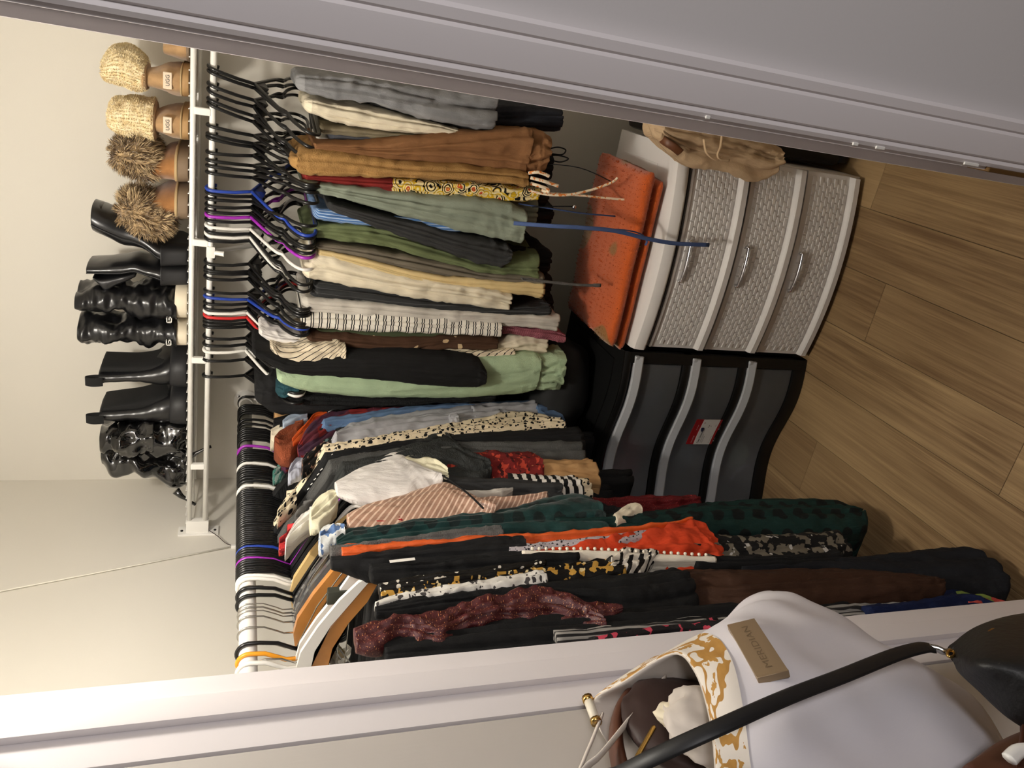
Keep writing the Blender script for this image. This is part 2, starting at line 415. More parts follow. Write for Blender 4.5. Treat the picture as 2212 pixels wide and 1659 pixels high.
for z0, z1 in DR:
    bm = bmesh.new(); strip_curve(bm, lin_xs(WX0+0.003, WX1-0.003, 25), wyf, z0+0.008, z1-0.004, lambda x: wyf(x)+0.006)
    d = wfin(bm, 'drawer', M['drawer_white'], wd)
    bm = bmesh.new(); strip_curve(bm, lin_xs(WX0+0.004, WX1-0.004, 25), lambda x: wyf(x)-0.016, z0-0.002, z0+0.014, lambda x: wyf(x)+0.004)
    lip_curve(bm, lin_xs(WX0+0.004, WX1-0.004, 25), wyf, [(0.002, z0+0.022), (0.002, z0+0.013), (-0.0155, z0+0.0135), (-0.011, z0+0.019)])
    wfin(bm, 'front_ledge', M['drawer_white'], d)
    bm = bmesh.new(); strip_curve(bm, lin_xs(WX0+0.004, WX1-0.004, 25), lambda x: wyf(x)-0.0045, z1-0.010, z1-0.004, lambda x: wyf(x)+0.004)
    wfin(bm, 'top_rim', M['drawer_white'], d)
    # moulded basket weave
    bm = bmesh.new(); pz, pxx = 0.0123, 0.0262; nr = int((z1-0.020-(z0+0.024))/pz)
    def cell(xc, zc, hw, hh, d_):
        v = []
        for sx, sz, dd in ((-1,-1,0),(1,-1,0),(1,1,0),(-1,1,0)): v.append(bm.verts.new((xc+sx*hw, wyf(xc+sx*hw)-0.0003, zc+sz*hh)))
        for sx, sz in ((-1,-1),(1,-1),(1,1),(-1,1)): v.append(bm.verts.new((xc+sx*hw*0.84, wyf(xc+sx*hw*0.84)-d_, zc+sz*hh*0.72)))
        for a, b, c, e in ((4,5,6,7),(0,1,5,4),(1,2,6,5),(2,3,7,6),(3,0,4,7)): bm.faces.new((v[a], v[b], v[c], v[e]))
    for r in range(nr):
        zc = z0+0.031+r*pz; off = (r % 2)*pxx/2; x = WX0+0.024+off
        while x < WX1-0.022:
            cell(x, zc, 0.0120, 0.0058, 0.0023)
            x += pxx
    wfin(bm, 'weave_relief', M['drawer_white'], d)['kind'] = 'stuff'
    # chrome pull
    xc = (WX0+WX1)/2-0.008; pr = [(xc+dx, wyf(xc)-0.007-0.006*(1-(dx/0.055)**2), z1-0.031) for dx in lin_xs(-0.055, 0.055, 13)]
    bm = bmesh.new(); tube(bm, [Vector(q) for q in pr], 0.0048, 10, True, 0.6)
    for s in (-1, 1): bx(bm, xc+s*0.055-0.004, xc+s*0.055+0.004, wyf(xc)-0.008, wyf(xc)+0.003, z1-0.036, z1-0.026, 0.001, 1)
    wfin(bm, 'handle', M['chrome'], d)

# ================================================================== black unit with clear drawers
M['tower_black'] = plain('black_drawer_plastic', (14, 14, 14), 0.45, 0.35)
BX0, BX1 = -1.232, -0.688
def byf(x): return 1.771 - 0.017*math.cos(2*PI*(x+0.80)/0.44)
bd = tag(empty('drawer_tower', ((BX0+BX1)/2, 1.95, 0)), 'black three-drawer plastic unit with clear wavy drawers beside the white one', 'drawers')
BO = Vector(bd.location)
def bfin(bm, name, m, parent, angle=40):
    bmesh.ops.translate(bm, verts=bm.verts, vec=-BO); return fin(bm, name, m, parent, angle=angle)
lipz = [px(x, 765, 1, 1.775).z for x in (1374, 1500, 1622)]
botz = [px(x, 772, 1, 1.775).z for x in (1474, 1597, 1716)]
BT = 0.628; BYB = 2.16
bxs = lin_xs(BX0, BX1, 33)
bm = bmesh.new()
for s, x0, x1 in ((0, BX0, BX0+0.030), (1, BX1-0.030, BX1)):
    lip_curve(bm, lin_xs(x0, x1, 5), byf, [(0.02, 0.0), (-0.002, 0.004), (-0.006, 0.02), (-0.006, BT-0.02), (-0.002, BT-0.004), (0.02, BT)])
for zz0, zz1 in ((0.0, botz[2]), (lipz[2]+0.012, botz[1]), (lipz[1]+0.012, botz[0]), (lipz[0]+0.016, BT-0.004)):
    lip_curve(bm, bxs, byf, [(0.02, zz0), (-0.003, zz0), (-0.006, zz0+0.006), (-0.006, zz1-0.006), (-0.003, zz1), (0.02, zz1)])
bfin(bm, 'front_frame', M['tower_black'], bd)
bm = bmesh.new(); bx(bm, BX0, BX0+0.006, 1.78, BYB, 0, BT-0.006, 0.002, 1); bfin(bm, 'side_panel', M['tower_black'], bd)
bm = bmesh.new(); bx(bm, BX1-0.006, BX1, 1.78, BYB, 0, BT-0.006, 0.002, 1); bfin(bm, 'side_panel', M['tower_black'], bd)
bm = bmesh.new(); bx(bm, BX0, BX1, BYB-0.006, BYB, 0, BT-0.006, 0.002, 1); bfin(bm, 'back_panel', M['tower_black'], bd)
bm = bmesh.new(); strip_curve(bm, bxs, lambda x: byf(x)-0.002, BT-0.016, BT, BYB)
strip_curve(bm, lin_xs(BX0+0.04, BX1-0.04, 25), lambda x: byf(x)+0.05, BT-0.002, BT+0.004, BYB-0.04); bfin(bm, 'top_panel', M['tower_black'], bd)
bm = bmesh.new()
for zz in (botz[0]-0.012, botz[1]-0.012, 0.004): bx(bm, BX0+0.004, BX1-0.004, 1.80, BYB-0.01, zz, zz+0.004)
bfin(bm, 'runner_shelf', M['tower_black'], bd)
def clear_mat(name, alpha, col, rough):
    t = NT(name); t.color(lin(col)); t.set(Roughness=rough)
    t.b.inputs['Transmission Weight'].default_value = alpha; t.b.inputs['IOR'].default_value = 1.2
    return t.m
M['clear_drawer'] = clear_mat('clear_drawer_plastic', 0.85, (196, 200, 206), 0.28)
M['clear_lip'] = clear_mat('frosted_lip_plastic', 0.25, (196, 198, 202), 0.35)
clear_drawers = []
for k in range(3):
    zt, zb = lipz[k]+0.008, botz[k]
    bm = bmesh.new(); xx = lin_xs(BX0+0.034, BX1-0.034, 33)
    lip_curve(bm, xx, byf, [(0.004, zb+0.001), (0.001, zb+0.003), (0.0, zb+0.010), (-0.002, zt-0.02), (0.001, zt-0.02), (0.003, zb+0.010)])
    d = bfin(bm, 'clear_drawer', M['clear_drawer'], bd); clear_drawers.append(d)
    bm = bmesh.new(); xx = lin_xs(BX0+0.010, BX1-0.010, 33)
    lip_curve(bm, xx, byf, [(0.006, zt-0.022), (-0.014, zt-0.024), (-0.0165, zt-0.020), (-0.010, zt-0.001), (-0.004, zt+0.001), (0.006, zt)])
    bfin(bm, 'drawer_lip', M['clear_lip'], d)
    bm = bmesh.new(); bx(bm, BX1-0.020, BX1-0.009, byf(BX1)-0.017, byf(BX1)+0.004, zt-0.013, zt+0.001, 0.002, 1); bfin(bm, 'lip_corner', M['clear_lip'], d)
# sticker on the middle drawer
def text_mesh(txt, size, bold=False):
    cu = bpy.data.curves.new('lettering', 'FONT'); cu.body = txt; cu.size = size; cu.extrude = 0.0; cu.align_x = 'LEFT'
    if bold: cu.offset = size*0.02
    o = bpy.data.objects.new('lettering_tmp', cu); COL.objects.link(o)
    dg = bpy.context.evaluated_depsgraph_get(); me = bpy.data.meshes.new_from_object(o.evaluated_get(dg))
    bpy.data.objects.remove(o); bpy.data.curves.remove(cu)
    return me
def text_obj(txt, size, m, mat4, parent, bold=False, name='lettering'):
    me = text_mesh(txt, size, bold); me.transform(mat4); me.materials.clear()
    return link(name, me, m, parent)
c00 = px(1484, 962, 1, 1.775); c10 = px(1498, 902, 1, 1.775); c01 = px(1540, 965, 1, 1.775)
sx0, sx1 = c00.x, c10.x; sz1 = c00.z; sz0 = c01.z-0.006
M['label_red'] = plain('label_red', (150, 20, 26), 0.5); M['label_white'] = plain('label_white', (215, 212, 208), 0.5); M['ink'] = plain('black_ink', (20, 20, 22), 0.6)
def sy(x): return byf(x)-0.0038
bm = bmesh.new(); strip_curve(bm, lin_xs(sx0, sx1, 8), lambda x: sy(x), sz0, sz1, lambda x: sy(x)+0.0006)
lab = bfin(bm, 'product_label', M['label_red'], clear_drawers[1]); tag(lab, 'red and white paper product label')
hz = sz1-sz0
bm = bmesh.new(); strip_curve(bm, lin_xs(sx0, sx1, 8), lambda x: sy(x)-0.0005, sz0+hz*0.17, sz0+hz*0.74, lambda x: sy(x))
wl = bfin(bm, 'label_card', M['label_white'], lab)
sw = sx1-sx0; xm = (sx0+sx1)/2
ang = math.atan2(sy(sx1)-sy(sx0), sw)
def tm(fx, fz):   # label local: fx, fz fractions from lower left
    x = sx0+fx*sw
    return Matrix.Translation(Vector((x, sy(x)-0.0014, sz0+fz*hz))-BO) @ Matrix.Rotation(ang, 4, 'Z') @ Matrix.Rotation(PI/2, 4, 'X')
text_obj('Clear Drawers 3', hz*0.085, M['ink'], tm(0.05, 0.60), lab, True)
text_obj('3 storage drawers', hz*0.045, M['ink'], tm(0.07, 0.525), lab)
text_obj('stack and slide', hz*0.045, M['ink'], tm(0.07, 0.47), lab)
text_obj('21 x 14 x 24 in', hz*0.045, M['ink'], tm(0.06, 0.22), lab)
text_obj('V', hz*0.08, M['label_red'], tm(0.84, 0.64), lab, True)
text_obj('3 pc', hz*0.06, M['ink'], tm(0.68, 0.46), lab, True); text_obj('set', hz*0.05, M['ink'], tm(0.70, 0.39), lab)
text_obj('clear', hz*0.045, M['ink'], tm(0.72, 0.24), lab)
text_obj('easy storage', hz*0.055, M['label_white'], tm(0.07, 0.84), lab); text_obj('fits closets', hz*0.045, M['label_white'], tm(0.58, 0.84), lab)
text_obj('O -----', hz*0.06, M['label_white'], tm(0.12, 0.06), lab); text_obj('O -----', hz*0.06, M['label_white'], tm(0.60, 0.06), lab)
bm = bmesh.new()
q = [bm.verts.new(Vector((xm+0.012+0.010*math.cos(a), sy(xm+0.012)-0.0016, sz0+hz*0.66+0.005*math.sin(a)))-BO) for a in [2*PI*i/20 for i in range(20)]]; bm.faces.new(q)
fin(bm, 'label_oval', plain('navy_ink', (20, 24, 60), 0.5), lab)
# things inside the clear drawers
def blob(name, m, c, r, seed, amp=0.25, parent=None, sub=3, freq=2.2):
    bm = bmesh.new(); bmesh.ops.create_icosphere(bm, subdivisions=sub, radius=1.0)
    for v in bm.verts:
        n_ = noise.fractal(v.co*freq+Vector((seed*7.1, seed*3.3, seed)), 0.8, 2.0, 3)
        d = v.co.normalized(); v.co = Vector((d.x*r[0], d.y*r[1], d.z*r[2]))*(1+amp*n_)
        v.co.z = max(v.co.z, -r[2]*0.72)
        v.co += Vector(c)
    return fin(bm, name, m, parent, smooth=True)
tag(blob('folded_cloth', plain('dark_red_cloth', (150, 40, 50), 0.9), (-1.09, 1.87, botz[0]+0.05), (0.11, 0.07, 0.06), 3), 'dark red cloth seen through the top clear drawer', 'clothes')
tag(blob('folded_cloth', plain('slate_blue_cloth', (70, 78, 105), 0.9), (-0.85, 1.87, botz[0]+0.04), (0.12, 0.07, 0.05), 5), 'slate blue cloth seen through the top clear drawer', 'clothes')
tag(blob('folded_cloth', plain('grey_cloth', (110, 112, 118), 0.9), (-0.96, 1.88, botz[1]+0.04), (0.20, 0.08, 0.05), 6), 'grey cloth seen through the middle clear drawer behind the label', 'clothes')
tag(blob('folded_cloth', plain('pale_grey_cloth', (170, 165, 165), 0.9), (-0.86, 1.86, botz[2]+0.05), (0.10, 0.06, 0.06), 8), 'pale grey cloth seen through the bottom clear drawer', 'clothes')
tag(blob('folded_cloth', plain('green_pink_cloth', (150, 160, 130), 0.9), (-1.06, 1.84, botz[2]+0.035), (0.05, 0.04, 0.03), 9), 'small pale green bundle seen through the bottom clear drawer', 'clothes')
sp2 = [(px(x, y, 1, 1.80)) for x, y in ((1575, 1040), (1590, 1020), (1608, 1006), (1622, 1008), (1628, 1022))]
tag(tube_obj('bag_strap', plain('lavender_strap', (190, 178, 205), 0.8), catmull([tuple(p) for p in sp2], 5), 0.004, 6), 'pale lavender strap curving inside the bottom clear drawer', 'strap')

# ================================================================== towel, trousers, case, heap around the drawers
def towel_mat():
    t = NT('orange_towel'); v = t.obj()
    f = t.ramp(t.noise(t.map(v, (6.0, 6.0, 6.0), loc=(0.4, 0.2, 0.9)), 1.0, 1), 0.56, 0.585)
    fz = t.noise(v, 420, 3)
    c = t.mix(f, lin((192, 84, 18)), lin((138, 96, 34)))
    c = t.mix(t.math('MULTIPLY', t.ramp(fz, 0.4, 0.8), 0.4), c, lin((146, 60, 14)))
    t.color(c); t.set(Roughness=0.95, Sheen_Weight=0.4); t.bump(fz, 0.7, 0.002)
    return t.m
tw = tag(empty('folded_towel', (-0.47, 1.9, 0.61)), 'orange and olive patterned towel folded on the white drawers', 'towel')
tmat = towel_mat()
def slab(name, m, x0, x1, y0, y1, z0, z1, seed, parent=None, org=Vector((0,0,0)), amp=0.004, rnd=0.6):
    nx, ny = 34, 22; bm = bmesh.new(); rings = []
    th = z1-z0
    for i in range(nx+1):
        u = i/nx; x = x0+(x1-x0)*u; ring = []
        for k in range(2*ny):
            t = 2*PI*k/(2*ny); cy = math.copysign(abs(math.cos(t))**rnd, math.cos(t)); cz = math.copysign(abs(math.sin(t))**rnd, math.sin(t))
            y = (y0+y1)/2 - (y1-y0)/2*cy; z = (z0+z1)/2 + th/2*cz
            n_ = noise.noise(Vector((x*9+seed, y*9, z*9)))
            sh = min(1.0, (min(u, 1-u)/0.03+0.35)) if min(u,1-u) < 0.02 else 1
            ring.append(Vector((x+0.008*noise.noise(Vector((y*12, z*20, seed))), y+0.6*amp*n_, (z0+z1)/2+(z-(z0+z1)/2)*sh + (amp*n_ if cz > 0 else 0)))-org)
        rings.append(ring)
    rings_mesh(bm, rings); return fin(bm, name, m, parent, smooth=True)
TO = Vector(tw.location)
for k, (a, b, y0, y1, z0, z1) in enumerate(((-0.690, -0.225, 1.790, 2.10, 0.6090, 0.642), (-0.682, -0.208, 1.780, 2.10, 0.640, 0.684))):
    towel_layer = slab('fold_layer', tmat, a, b, y0, y1, z0, z1, k*3.7, tw, TO)
# black travel case standing at the right of the white drawers
cs = tag(empty('suitcase', (0.06, 1.98, 0)), 'black suitcase standing to the right of the white drawers', 'suitcase')
CO = Vector(cs.location)
bm = bmesh.new(); bx(bm, -0.128, 0.28, 1.86, 2.12, 0.035, 0.60, 0.03, 4); bmesh.ops.translate(bm, verts=bm.verts, vec=-CO); fin(bm, 'shell', M['tower_black'], cs, angle=40)
for xx_, yy_ in ((-0.105, 1.885), (0.255, 1.885), (-0.105, 2.095), (0.255, 2.095)):
    bm = bmesh.new(); tube(bm, [(xx_-0.012, yy_, 0.022), (xx_+0.012, yy_, 0.022)], 0.022, 18); bx(bm, xx_-0.016, xx_+0.016, yy_-0.012, yy_+0.012, 0.025, 0.05, 0.003, 1)
    bmesh.ops.translate(bm, verts=bm.verts, vec=-CO); fin(bm, 'wheel', M['black_plastic'], cs, angle=40)
tag(blob('soft_bag', plain('black_nylon', (13, 13, 14), 0.7), (-0.90, 1.97, BT+0.086), (0.17, 0.12, 0.10), 12, 0.15), 'soft black bag slumped on top of the black drawer unit', 'bag')
# ================================================================== boots on the shelf
SZ = ZT + 0.0105     # top of the deck wires
def section(n, p, fx=0.0):
    out = []
    for k in range(n):
        t = 2*PI*k/n; c = math.cos(t); s = math.sin(t)
        out.append((math.copysign(abs(c)**p, c), math.copysign(abs(s)**p, s)))
    return out
def loft(name, m, st, parent, org, n=30, sub=4, p=0.85, amp=0.0, freq=14.0, seed=0.0, capt=True, aniso=(1,1,1), open_top=0.0):
    """st: (x_px, y_lo, y_hi, y_front, depth): outline read off the photograph at depth y_front, extended back by depth"""
    S = []
    for x, yl, yh, yf, d in st:
        a = px(x, yh, 1, yf); b = px(x, yl, 1, yf)
        S.append(((a.x+b.x)/2, abs(b.x-a.x)/2, (a.z+b.z)/2, yf, d))
    S = catmull(S, sub); sec = section(n, p); rings = []
    for cx, hw, z, yf, d in S:
        ring = []
        for c, s in sec:
            P = Vector((cx+hw*c, yf+d/2-(d/2)*s, z))
            if amp:
                nv = Vector((c, -s, 0)); q = Vector((P.x*aniso[0], P.y*aniso[1], P.z*aniso[2]))*freq + Vector((seed, seed*1.7, 0))
                P += nv*amp*(noise.fractal(q, 0.7, 2.0, 3))
            P.z = max(P.z, SZ)
            ring.append(P-org)
        rings.append(ring)
    if open_top:   # rim turned inwards so the shaft reads as open
        top = rings[-1]; cc = sum(top, Vector())/len(top)
        rings.append([cc+(q-cc)*0.90+Vector((0,0,0.001)) for q in top]); rings.append([cc+(q-cc)*0.86-Vector((0,0,open_top)) for q in top])
    bm = bmesh.new(); rings_mesh(bm, rings, True, capt)
    return fin(bm, name, m, parent, smooth=True)
def suede(name, rgb):
    t = NT(name); v = t.obj(); n1 = t.noise(v, 34, 4); n2 = t.noise(v, 600, 2); c = lin(rgb)
    t.color(t.mix(t.ramp(n1, 0.3, 0.7), tuple(k*0.72 for k in c), tuple(k*1.18 for k in c))); t.set(Roughness=0.95, Sheen_Weight=0.3); t.bump(n2, 0.3, 0.001)
    return t.m
M['suede_tan'] = suede('tan_suede', (176, 140, 98)); M['suede_chestnut'] = suede('chestnut_suede', (160, 110, 62))
M['sole_tan'] = plain('tan_rubber', (170, 134, 88), 0.7); M['sole_grey'] = plain('taupe_rubber', (128, 108, 86), 0.75); M['welt'] = plain('welt', (186, 160, 118), 0.7)
def leather(name, rgb, rough, coat=0.0, bump=0.15, sc_=30):
    t = NT(name); t.color(lin(rgb)); t.set(Roughness=rough, Coat_Weight=coat, Coat_Roughness=0.06); v = t.obj(); t.bump(t.noise(v, sc_, 4), bump, 0.004); return t.m
M['black_leather'] = leather('black_leather', (20, 20, 22), 0.30, 0.15)
M['black_rubber'] = plain('black_rubber', (30, 30, 32), 0.55)
M['patent'] = leather('black_patent', (8, 8, 9), 0.12, 1.0, 0.22, 14)
M['cream_sole'] = plain('cream_rubber', (226, 214, 190), 0.6, var=0.06)
M['elastic'] = plain('black_elastic', (14, 14, 14), 0.9, bump=0.6, bscale=500)
def fleece_mat(name, a, b, scale):
    t = NT(name); v = t.obj(); n1 = t.noise(v, scale, 4, 0.6)
    t.color(t.mix(t.ramp(n1, 0.35, 0.7), lin(a), lin(b))); t.set(Roughness=1.0, Sheen_Weight=0.5); t.bump(n1, 0.6, 0.006); return t.m
M['sheepskin'] = fleece_mat('cream_sheepskin', (222, 198, 148), (250, 236, 200), 70)
M['fox_fur'] = fleece_mat('brown_grey_fur', (104, 82, 58), (206, 176, 130), 46)
M['fox_fur_dark'] = plain('fur_dark_tips', (74, 58, 44), 0.95); M['fox_fur_light'] = plain('fur_light_tips', (216, 190, 148), 0.95)
M['fur_cream'] = plain('cream_wool_tips', (240, 222, 178), 0.95)
def tufts(name, src, mats, parent, count, ln, wd, droop, seed, zmin=None, dirz=0.0):
    """short fur locks standing on the surface of src"""
    rnd = random.Random(seed); me0 = src.data; polys = [p for p in me0.polygons if p.area > 1e-8]
    areas = []; tot = 0
    for p in polys: tot += p.area; areas.append(tot)
    import bisect
    V = []; Fc = []; MI = []
    for i in range(count):
        p = polys[min(bisect.bisect(areas, rnd.random()*tot), len(polys)-1)]; vs = [me0.vertices[k].co for k in p.vertices]
        wts = [rnd.random() for _ in vs]; sw_ = sum(wts); c = sum((v*w_ for v, w_ in zip(vs, wts)), Vector())/sw_
        nn = p.normal; g = noise.noise_vector(c*38+Vector((seed, 0, 0)))*0.7
        d = (nn + g + Vector((0, 0, dirz-droop)) + Vector((rnd.uniform(-.25,.25), rnd.uniform(-.25,.25), rnd.uniform(-.25,.25)))).normalized()
        L = ln*rnd.uniform(0.55, 1.25); s = d.cross(nn)
        if s.length < 1e-4: s = d.orthogonal()
        s.normalize(); s *= wd*rnd.uniform(0.6, 1.2)
        k = len(V); mid = c + d*L*0.6 + nn*L*0.05
        V += [c-s-nn*0.001, c+s-nn*0.001, mid+s*0.7, mid-s*0.7, c+d*L-Vector((0,0,1))*L*0.25*abs(droop)]
        Fc += [(k, k+1, k+2, k+3), (k+3, k+2, k+4)]; mi = rnd.choices(range(len(mats)), [1]*len(mats))[0]; MI += [mi, mi]
    me = bpy.data.meshes.new(name); me.from_pydata([tuple(v) for v in V], [], Fc)
    for m in mats: me.materials.append(m)
    me.polygons.foreach_set('material_index', MI)
    o = bpy.data.objects.new(name, me); COL.objects.link(o); o.parent = parent; o['kind'] = 'stuff'
    return o
tufts('towel_pile', towel_layer, [tmat], towel_layer, 7000, 0.0045, 0.0007, 0.0, 77)
def boot(name, label, yc, group):
    p = px(411, yc, 1, 2.08); e = tag(empty(name, (p.x, 2.18, SZ)), label, 'boot', group); return e, Vector(e.location)

# two tan boots with cream sheepskin cuffs, heel tags facing out
def tan_boot(label, y0, cuff, dy):
    e, o = boot('sheepskin_boot', label, y0, 'tan sheepskin boots')
    Y = lambda v: y0+v
    loft('sole', M['sole_tan'], [(415, Y(-37), Y(38), 2.066, 0.26), (408, Y(-38), Y(39), 2.063, 0.265), (396, Y(-38), Y(39), 2.063, 0.262), (391, Y(-37), Y(38), 2.066, 0.258)], e, o, p=0.75)
    loft('welt', M['welt'], [(392, Y(-38), Y(38), 2.062, 0.26), (390, Y(-38.5), Y(38.5), 2.061, 0.262), (388, Y(-37), Y(37), 2.064, 0.258)], e, o, p=0.75)
    up = loft('upper', M['suede_tan'], [(389, Y(-36), Y(37), 2.066, 0.25), (375, Y(-38), Y(36), 2.064, 0.235), (355, Y(-36), Y(28), 2.066, 0.19), (335, Y(-31), Y(20), 2.072, 0.15), (318, Y(-28), Y(14), 2.078, 0.13), (300, Y(-28), Y(14), 2.08, 0.125)], e, o, amp=0.003, freq=20, seed=y0)
    t_ = px(362, y0-4, 1, 2.0645)
    bm = bmesh.new(); bx(bm, t_.x-0.0185, t_.x+0.0185, t_.y-0.0035, t_.y+0.006, t_.z-0.0095, t_.z+0.0095, 0.001, 1); bmesh.ops.translate(bm, verts=bm.verts, vec=-o)
    lb = fin(bm, 'heel_tag', plain('heel_tag_cream', (228, 208, 182), 0.6), e)
    text_obj('UGG', 0.0118, M['ink'], Matrix.Translation(Vector((t_.x-0.0122, t_.y-0.0042, t_.z-0.0042))-o) @ Matrix.Rotation(PI/2, 4, 'X'), lb, False)
    rim = loft('cuff_edge', M['suede_tan'], [(cuff[0][0]+4, cuff[0][1]+4, cuff[0][2]-4, cuff[0][3]+0.006, 0.13), (cuff[0][0]-3, cuff[0][1], cuff[0][2], cuff[0][3], 0.14), (cuff[0][0]-7, cuff[0][1]+3, cuff[0][2]-3, cuff[0][3]+0.004, 0.135)], e, o)
    cf = loft('sheepskin_cuff', M['sheepskin'], cuff, e, o, amp=0.007, freq=26, seed=y0*0.3, sub=6, n=44)
    tufts('wool_pile', cf, [M['sheepskin'], M['fur_cream'], M['fur_cream']], cf, 11000, 0.0042, 0.0009, 0.15, int(y0))
tan_boot('tan sheepskin boot at the right end of the shelf, nearer the door frame', 178, [(311, 137, 200, 2.064, 0.15), (300, 122, 203, 2.060, 0.165), (280, 104, 200, 2.060, 0.17), (258, 97, 192, 2.062, 0.17), (238, 104, 186, 2.068, 0.16), (222, 120, 178, 2.078, 0.13), (217, 135, 168, 2.09, 0.09)], 0)
tan_boot('tan sheepskin boot standing beside the grey-brown fur boot', 274, [(330, 222, 312, 2.062, 0.15), (315, 219, 311, 2.060, 0.165), (290, 217, 306, 2.060, 0.17), (262, 217, 300, 2.062, 0.165), (244, 220, 294, 2.066, 0.155), (234, 226, 284, 2.078, 0.13), (231, 236, 272, 2.09, 0.09)], 0)

# chestnut boots with bushy fur cuffs
def fur_boot(label, Y, upper, fur, seed):
    e, o = boot('fur_cuff_boot', label, Y, 'chestnut fur-cuffed boots')
    loft('sole', M['sole_grey'], [(414, Y-42, Y+38, 2.070, 0.26), (405, Y-43, Y+39, 2.066, 0.265), (384, Y-43, Y+39, 2.066, 0.262), (381, Y-42, Y+38, 2.068, 0.258)], e, o, p=0.75)
    loft('welt', M['welt'], [(383, Y-43, Y+38, 2.065, 0.26), (380, Y-44, Y+39, 2.063, 0.262), (376, Y-42, Y+38, 2.068, 0.255)], e, o, p=0.75)
    loft('upper', M['suede_chestnut'], upper, e, o, amp=0.0025, freq=18, seed=seed, p=0.95)
    cf = loft('fur_cuff', M['fox_fur'], fur, e, o, amp=0.010, freq=22, seed=seed, sub=6, n=40)
    tufts('fur_pile', cf, [M['fox_fur'], M['fox_fur'], M['fox_fur_dark'], M['fox_fur_light'], M['fox_fur_light']], cf, 9000, 0.019, 0.0008, 0.35, seed*11+3)
fur_boot('chestnut boot with a bushy grey-brown fur cuff standing upright', 367, [(378, 324, 406, 2.070, 0.25), (362, 326, 402, 2.068, 0.23), (345, 336, 398, 2.070, 0.20), (328, 350, 394, 2.074, 0.16), (312, 362, 390, 2.08, 0.13), (300, 352, 388, 2.085, 0.12)], [(340, 345, 372, 2.080, 0.13), (325, 318, 385, 2.068, 0.15), (300, 308, 397, 2.060, 0.17), (275, 306, 385, 2.060, 0.17), (252, 308, 368, 2.064, 0.16), (238, 316, 350, 2.075, 0.12)], 2)
fur_boot('chestnut boot with its fur cuff flopped over towards the black boots', 449, [(378, 410, 482, 2.070, 0.25), (362, 412, 480, 2.068, 0.23), (345, 416, 474, 2.070, 0.20), (328, 424, 462, 2.074, 0.16), (316, 430, 452, 2.08, 0.13), (308, 434, 446, 2.09, 0.11)], [(372, 470, 492, 2.076, 0.11), (352, 462, 512, 2.062, 0.14), (330, 446, 520, 2.050, 0.16), (308, 428, 520, 2.048, 0.17), (285, 424, 506, 2.052, 0.17), (265, 430, 492, 2.06, 0.15), (253, 446, 478, 2.075, 0.11)], 4)

# tall black boots with block heels
def heel_boot(label, heel, shaft, flap, seed):
    e, o = boot('block_heel_boot', label, (heel[0]+heel[1])/2, 'black block-heel boots')
    a, b = heel
    loft('block_heel', M['black_rubber'], [(414, a+4, b-3, 2.085, 0.075), (400, a+2, b-2, 2.080, 0.08), (360, a, b, 2.074, 0.085), (346, a-2, b+1, 2.070, 0.09)], e, o, p=0.6)
    loft('sole', M['black_rubber'], [(414, a-3, b+3, 2.235, 0.11), (405, a-8, b+6, 2.20, 0.15), (385, a-8, b+6, 2.14, 0.20), (362, a-4, b+2, 2.09, 0.22), (350, a-2, b+2, 2.078, 0.20)], e, o, p=0.8)
    loft('shaft', M['black_leather'], shaft, e, o, amp=0.0022, freq=12, seed=seed, p=0.9, sub=5, open_top=0.02)
    if flap: loft('side_flap', M['black_leather'], flap, e, o, amp=0.002, freq=12, seed=seed+2, p=0.5)
    seam = [px(s[0], (s[1]*0.35+s[2]*0.65), 1, s[3]-0.0015)-o for s in shaft]
    tube_obj('seam', M['black_rubber'], catmull([tuple(v) for v in seam], 4), 0.0014, 6, e)
heel_boot('tall black block-heel boot leaning behind the fur boot', (536, 580), [(352, 526, 578, 2.074, 0.22), (338, 520, 574, 2.076, 0.19), (315, 506, 552, 2.082, 0.15), (290, 486, 544, 2.086, 0.14), (262, 472, 540, 2.088, 0.14), (235, 462, 527, 2.088, 0.14), (210, 452, 515, 2.088, 0.14), (196, 446, 507, 2.09, 0.135)], None, 1)
heel_boot('tall black block-heel boot with its shaft folding towards the slouchy boots', (580, 622), [(352, 576, 622, 2.074, 0.22), (338, 574, 616, 2.076, 0.19), (315, 572, 606, 2.082, 0.15), (290, 566, 598, 2.086, 0.14), (262, 568, 602, 2.088, 0.13), (235, 570, 602, 2.088, 0.12), (205, 573, 600, 2.09, 0.12), (186, 574, 599, 2.09, 0.118)], [(292, 590, 600, 2.10, 0.10), (270, 594, 612, 2.095, 0.11), (248, 598, 622, 2.092, 0.11), (228, 600, 636, 2.09, 0.11), (215, 602, 622, 2.09, 0.11), (200, 598, 604, 2.09, 0.10)], 3)

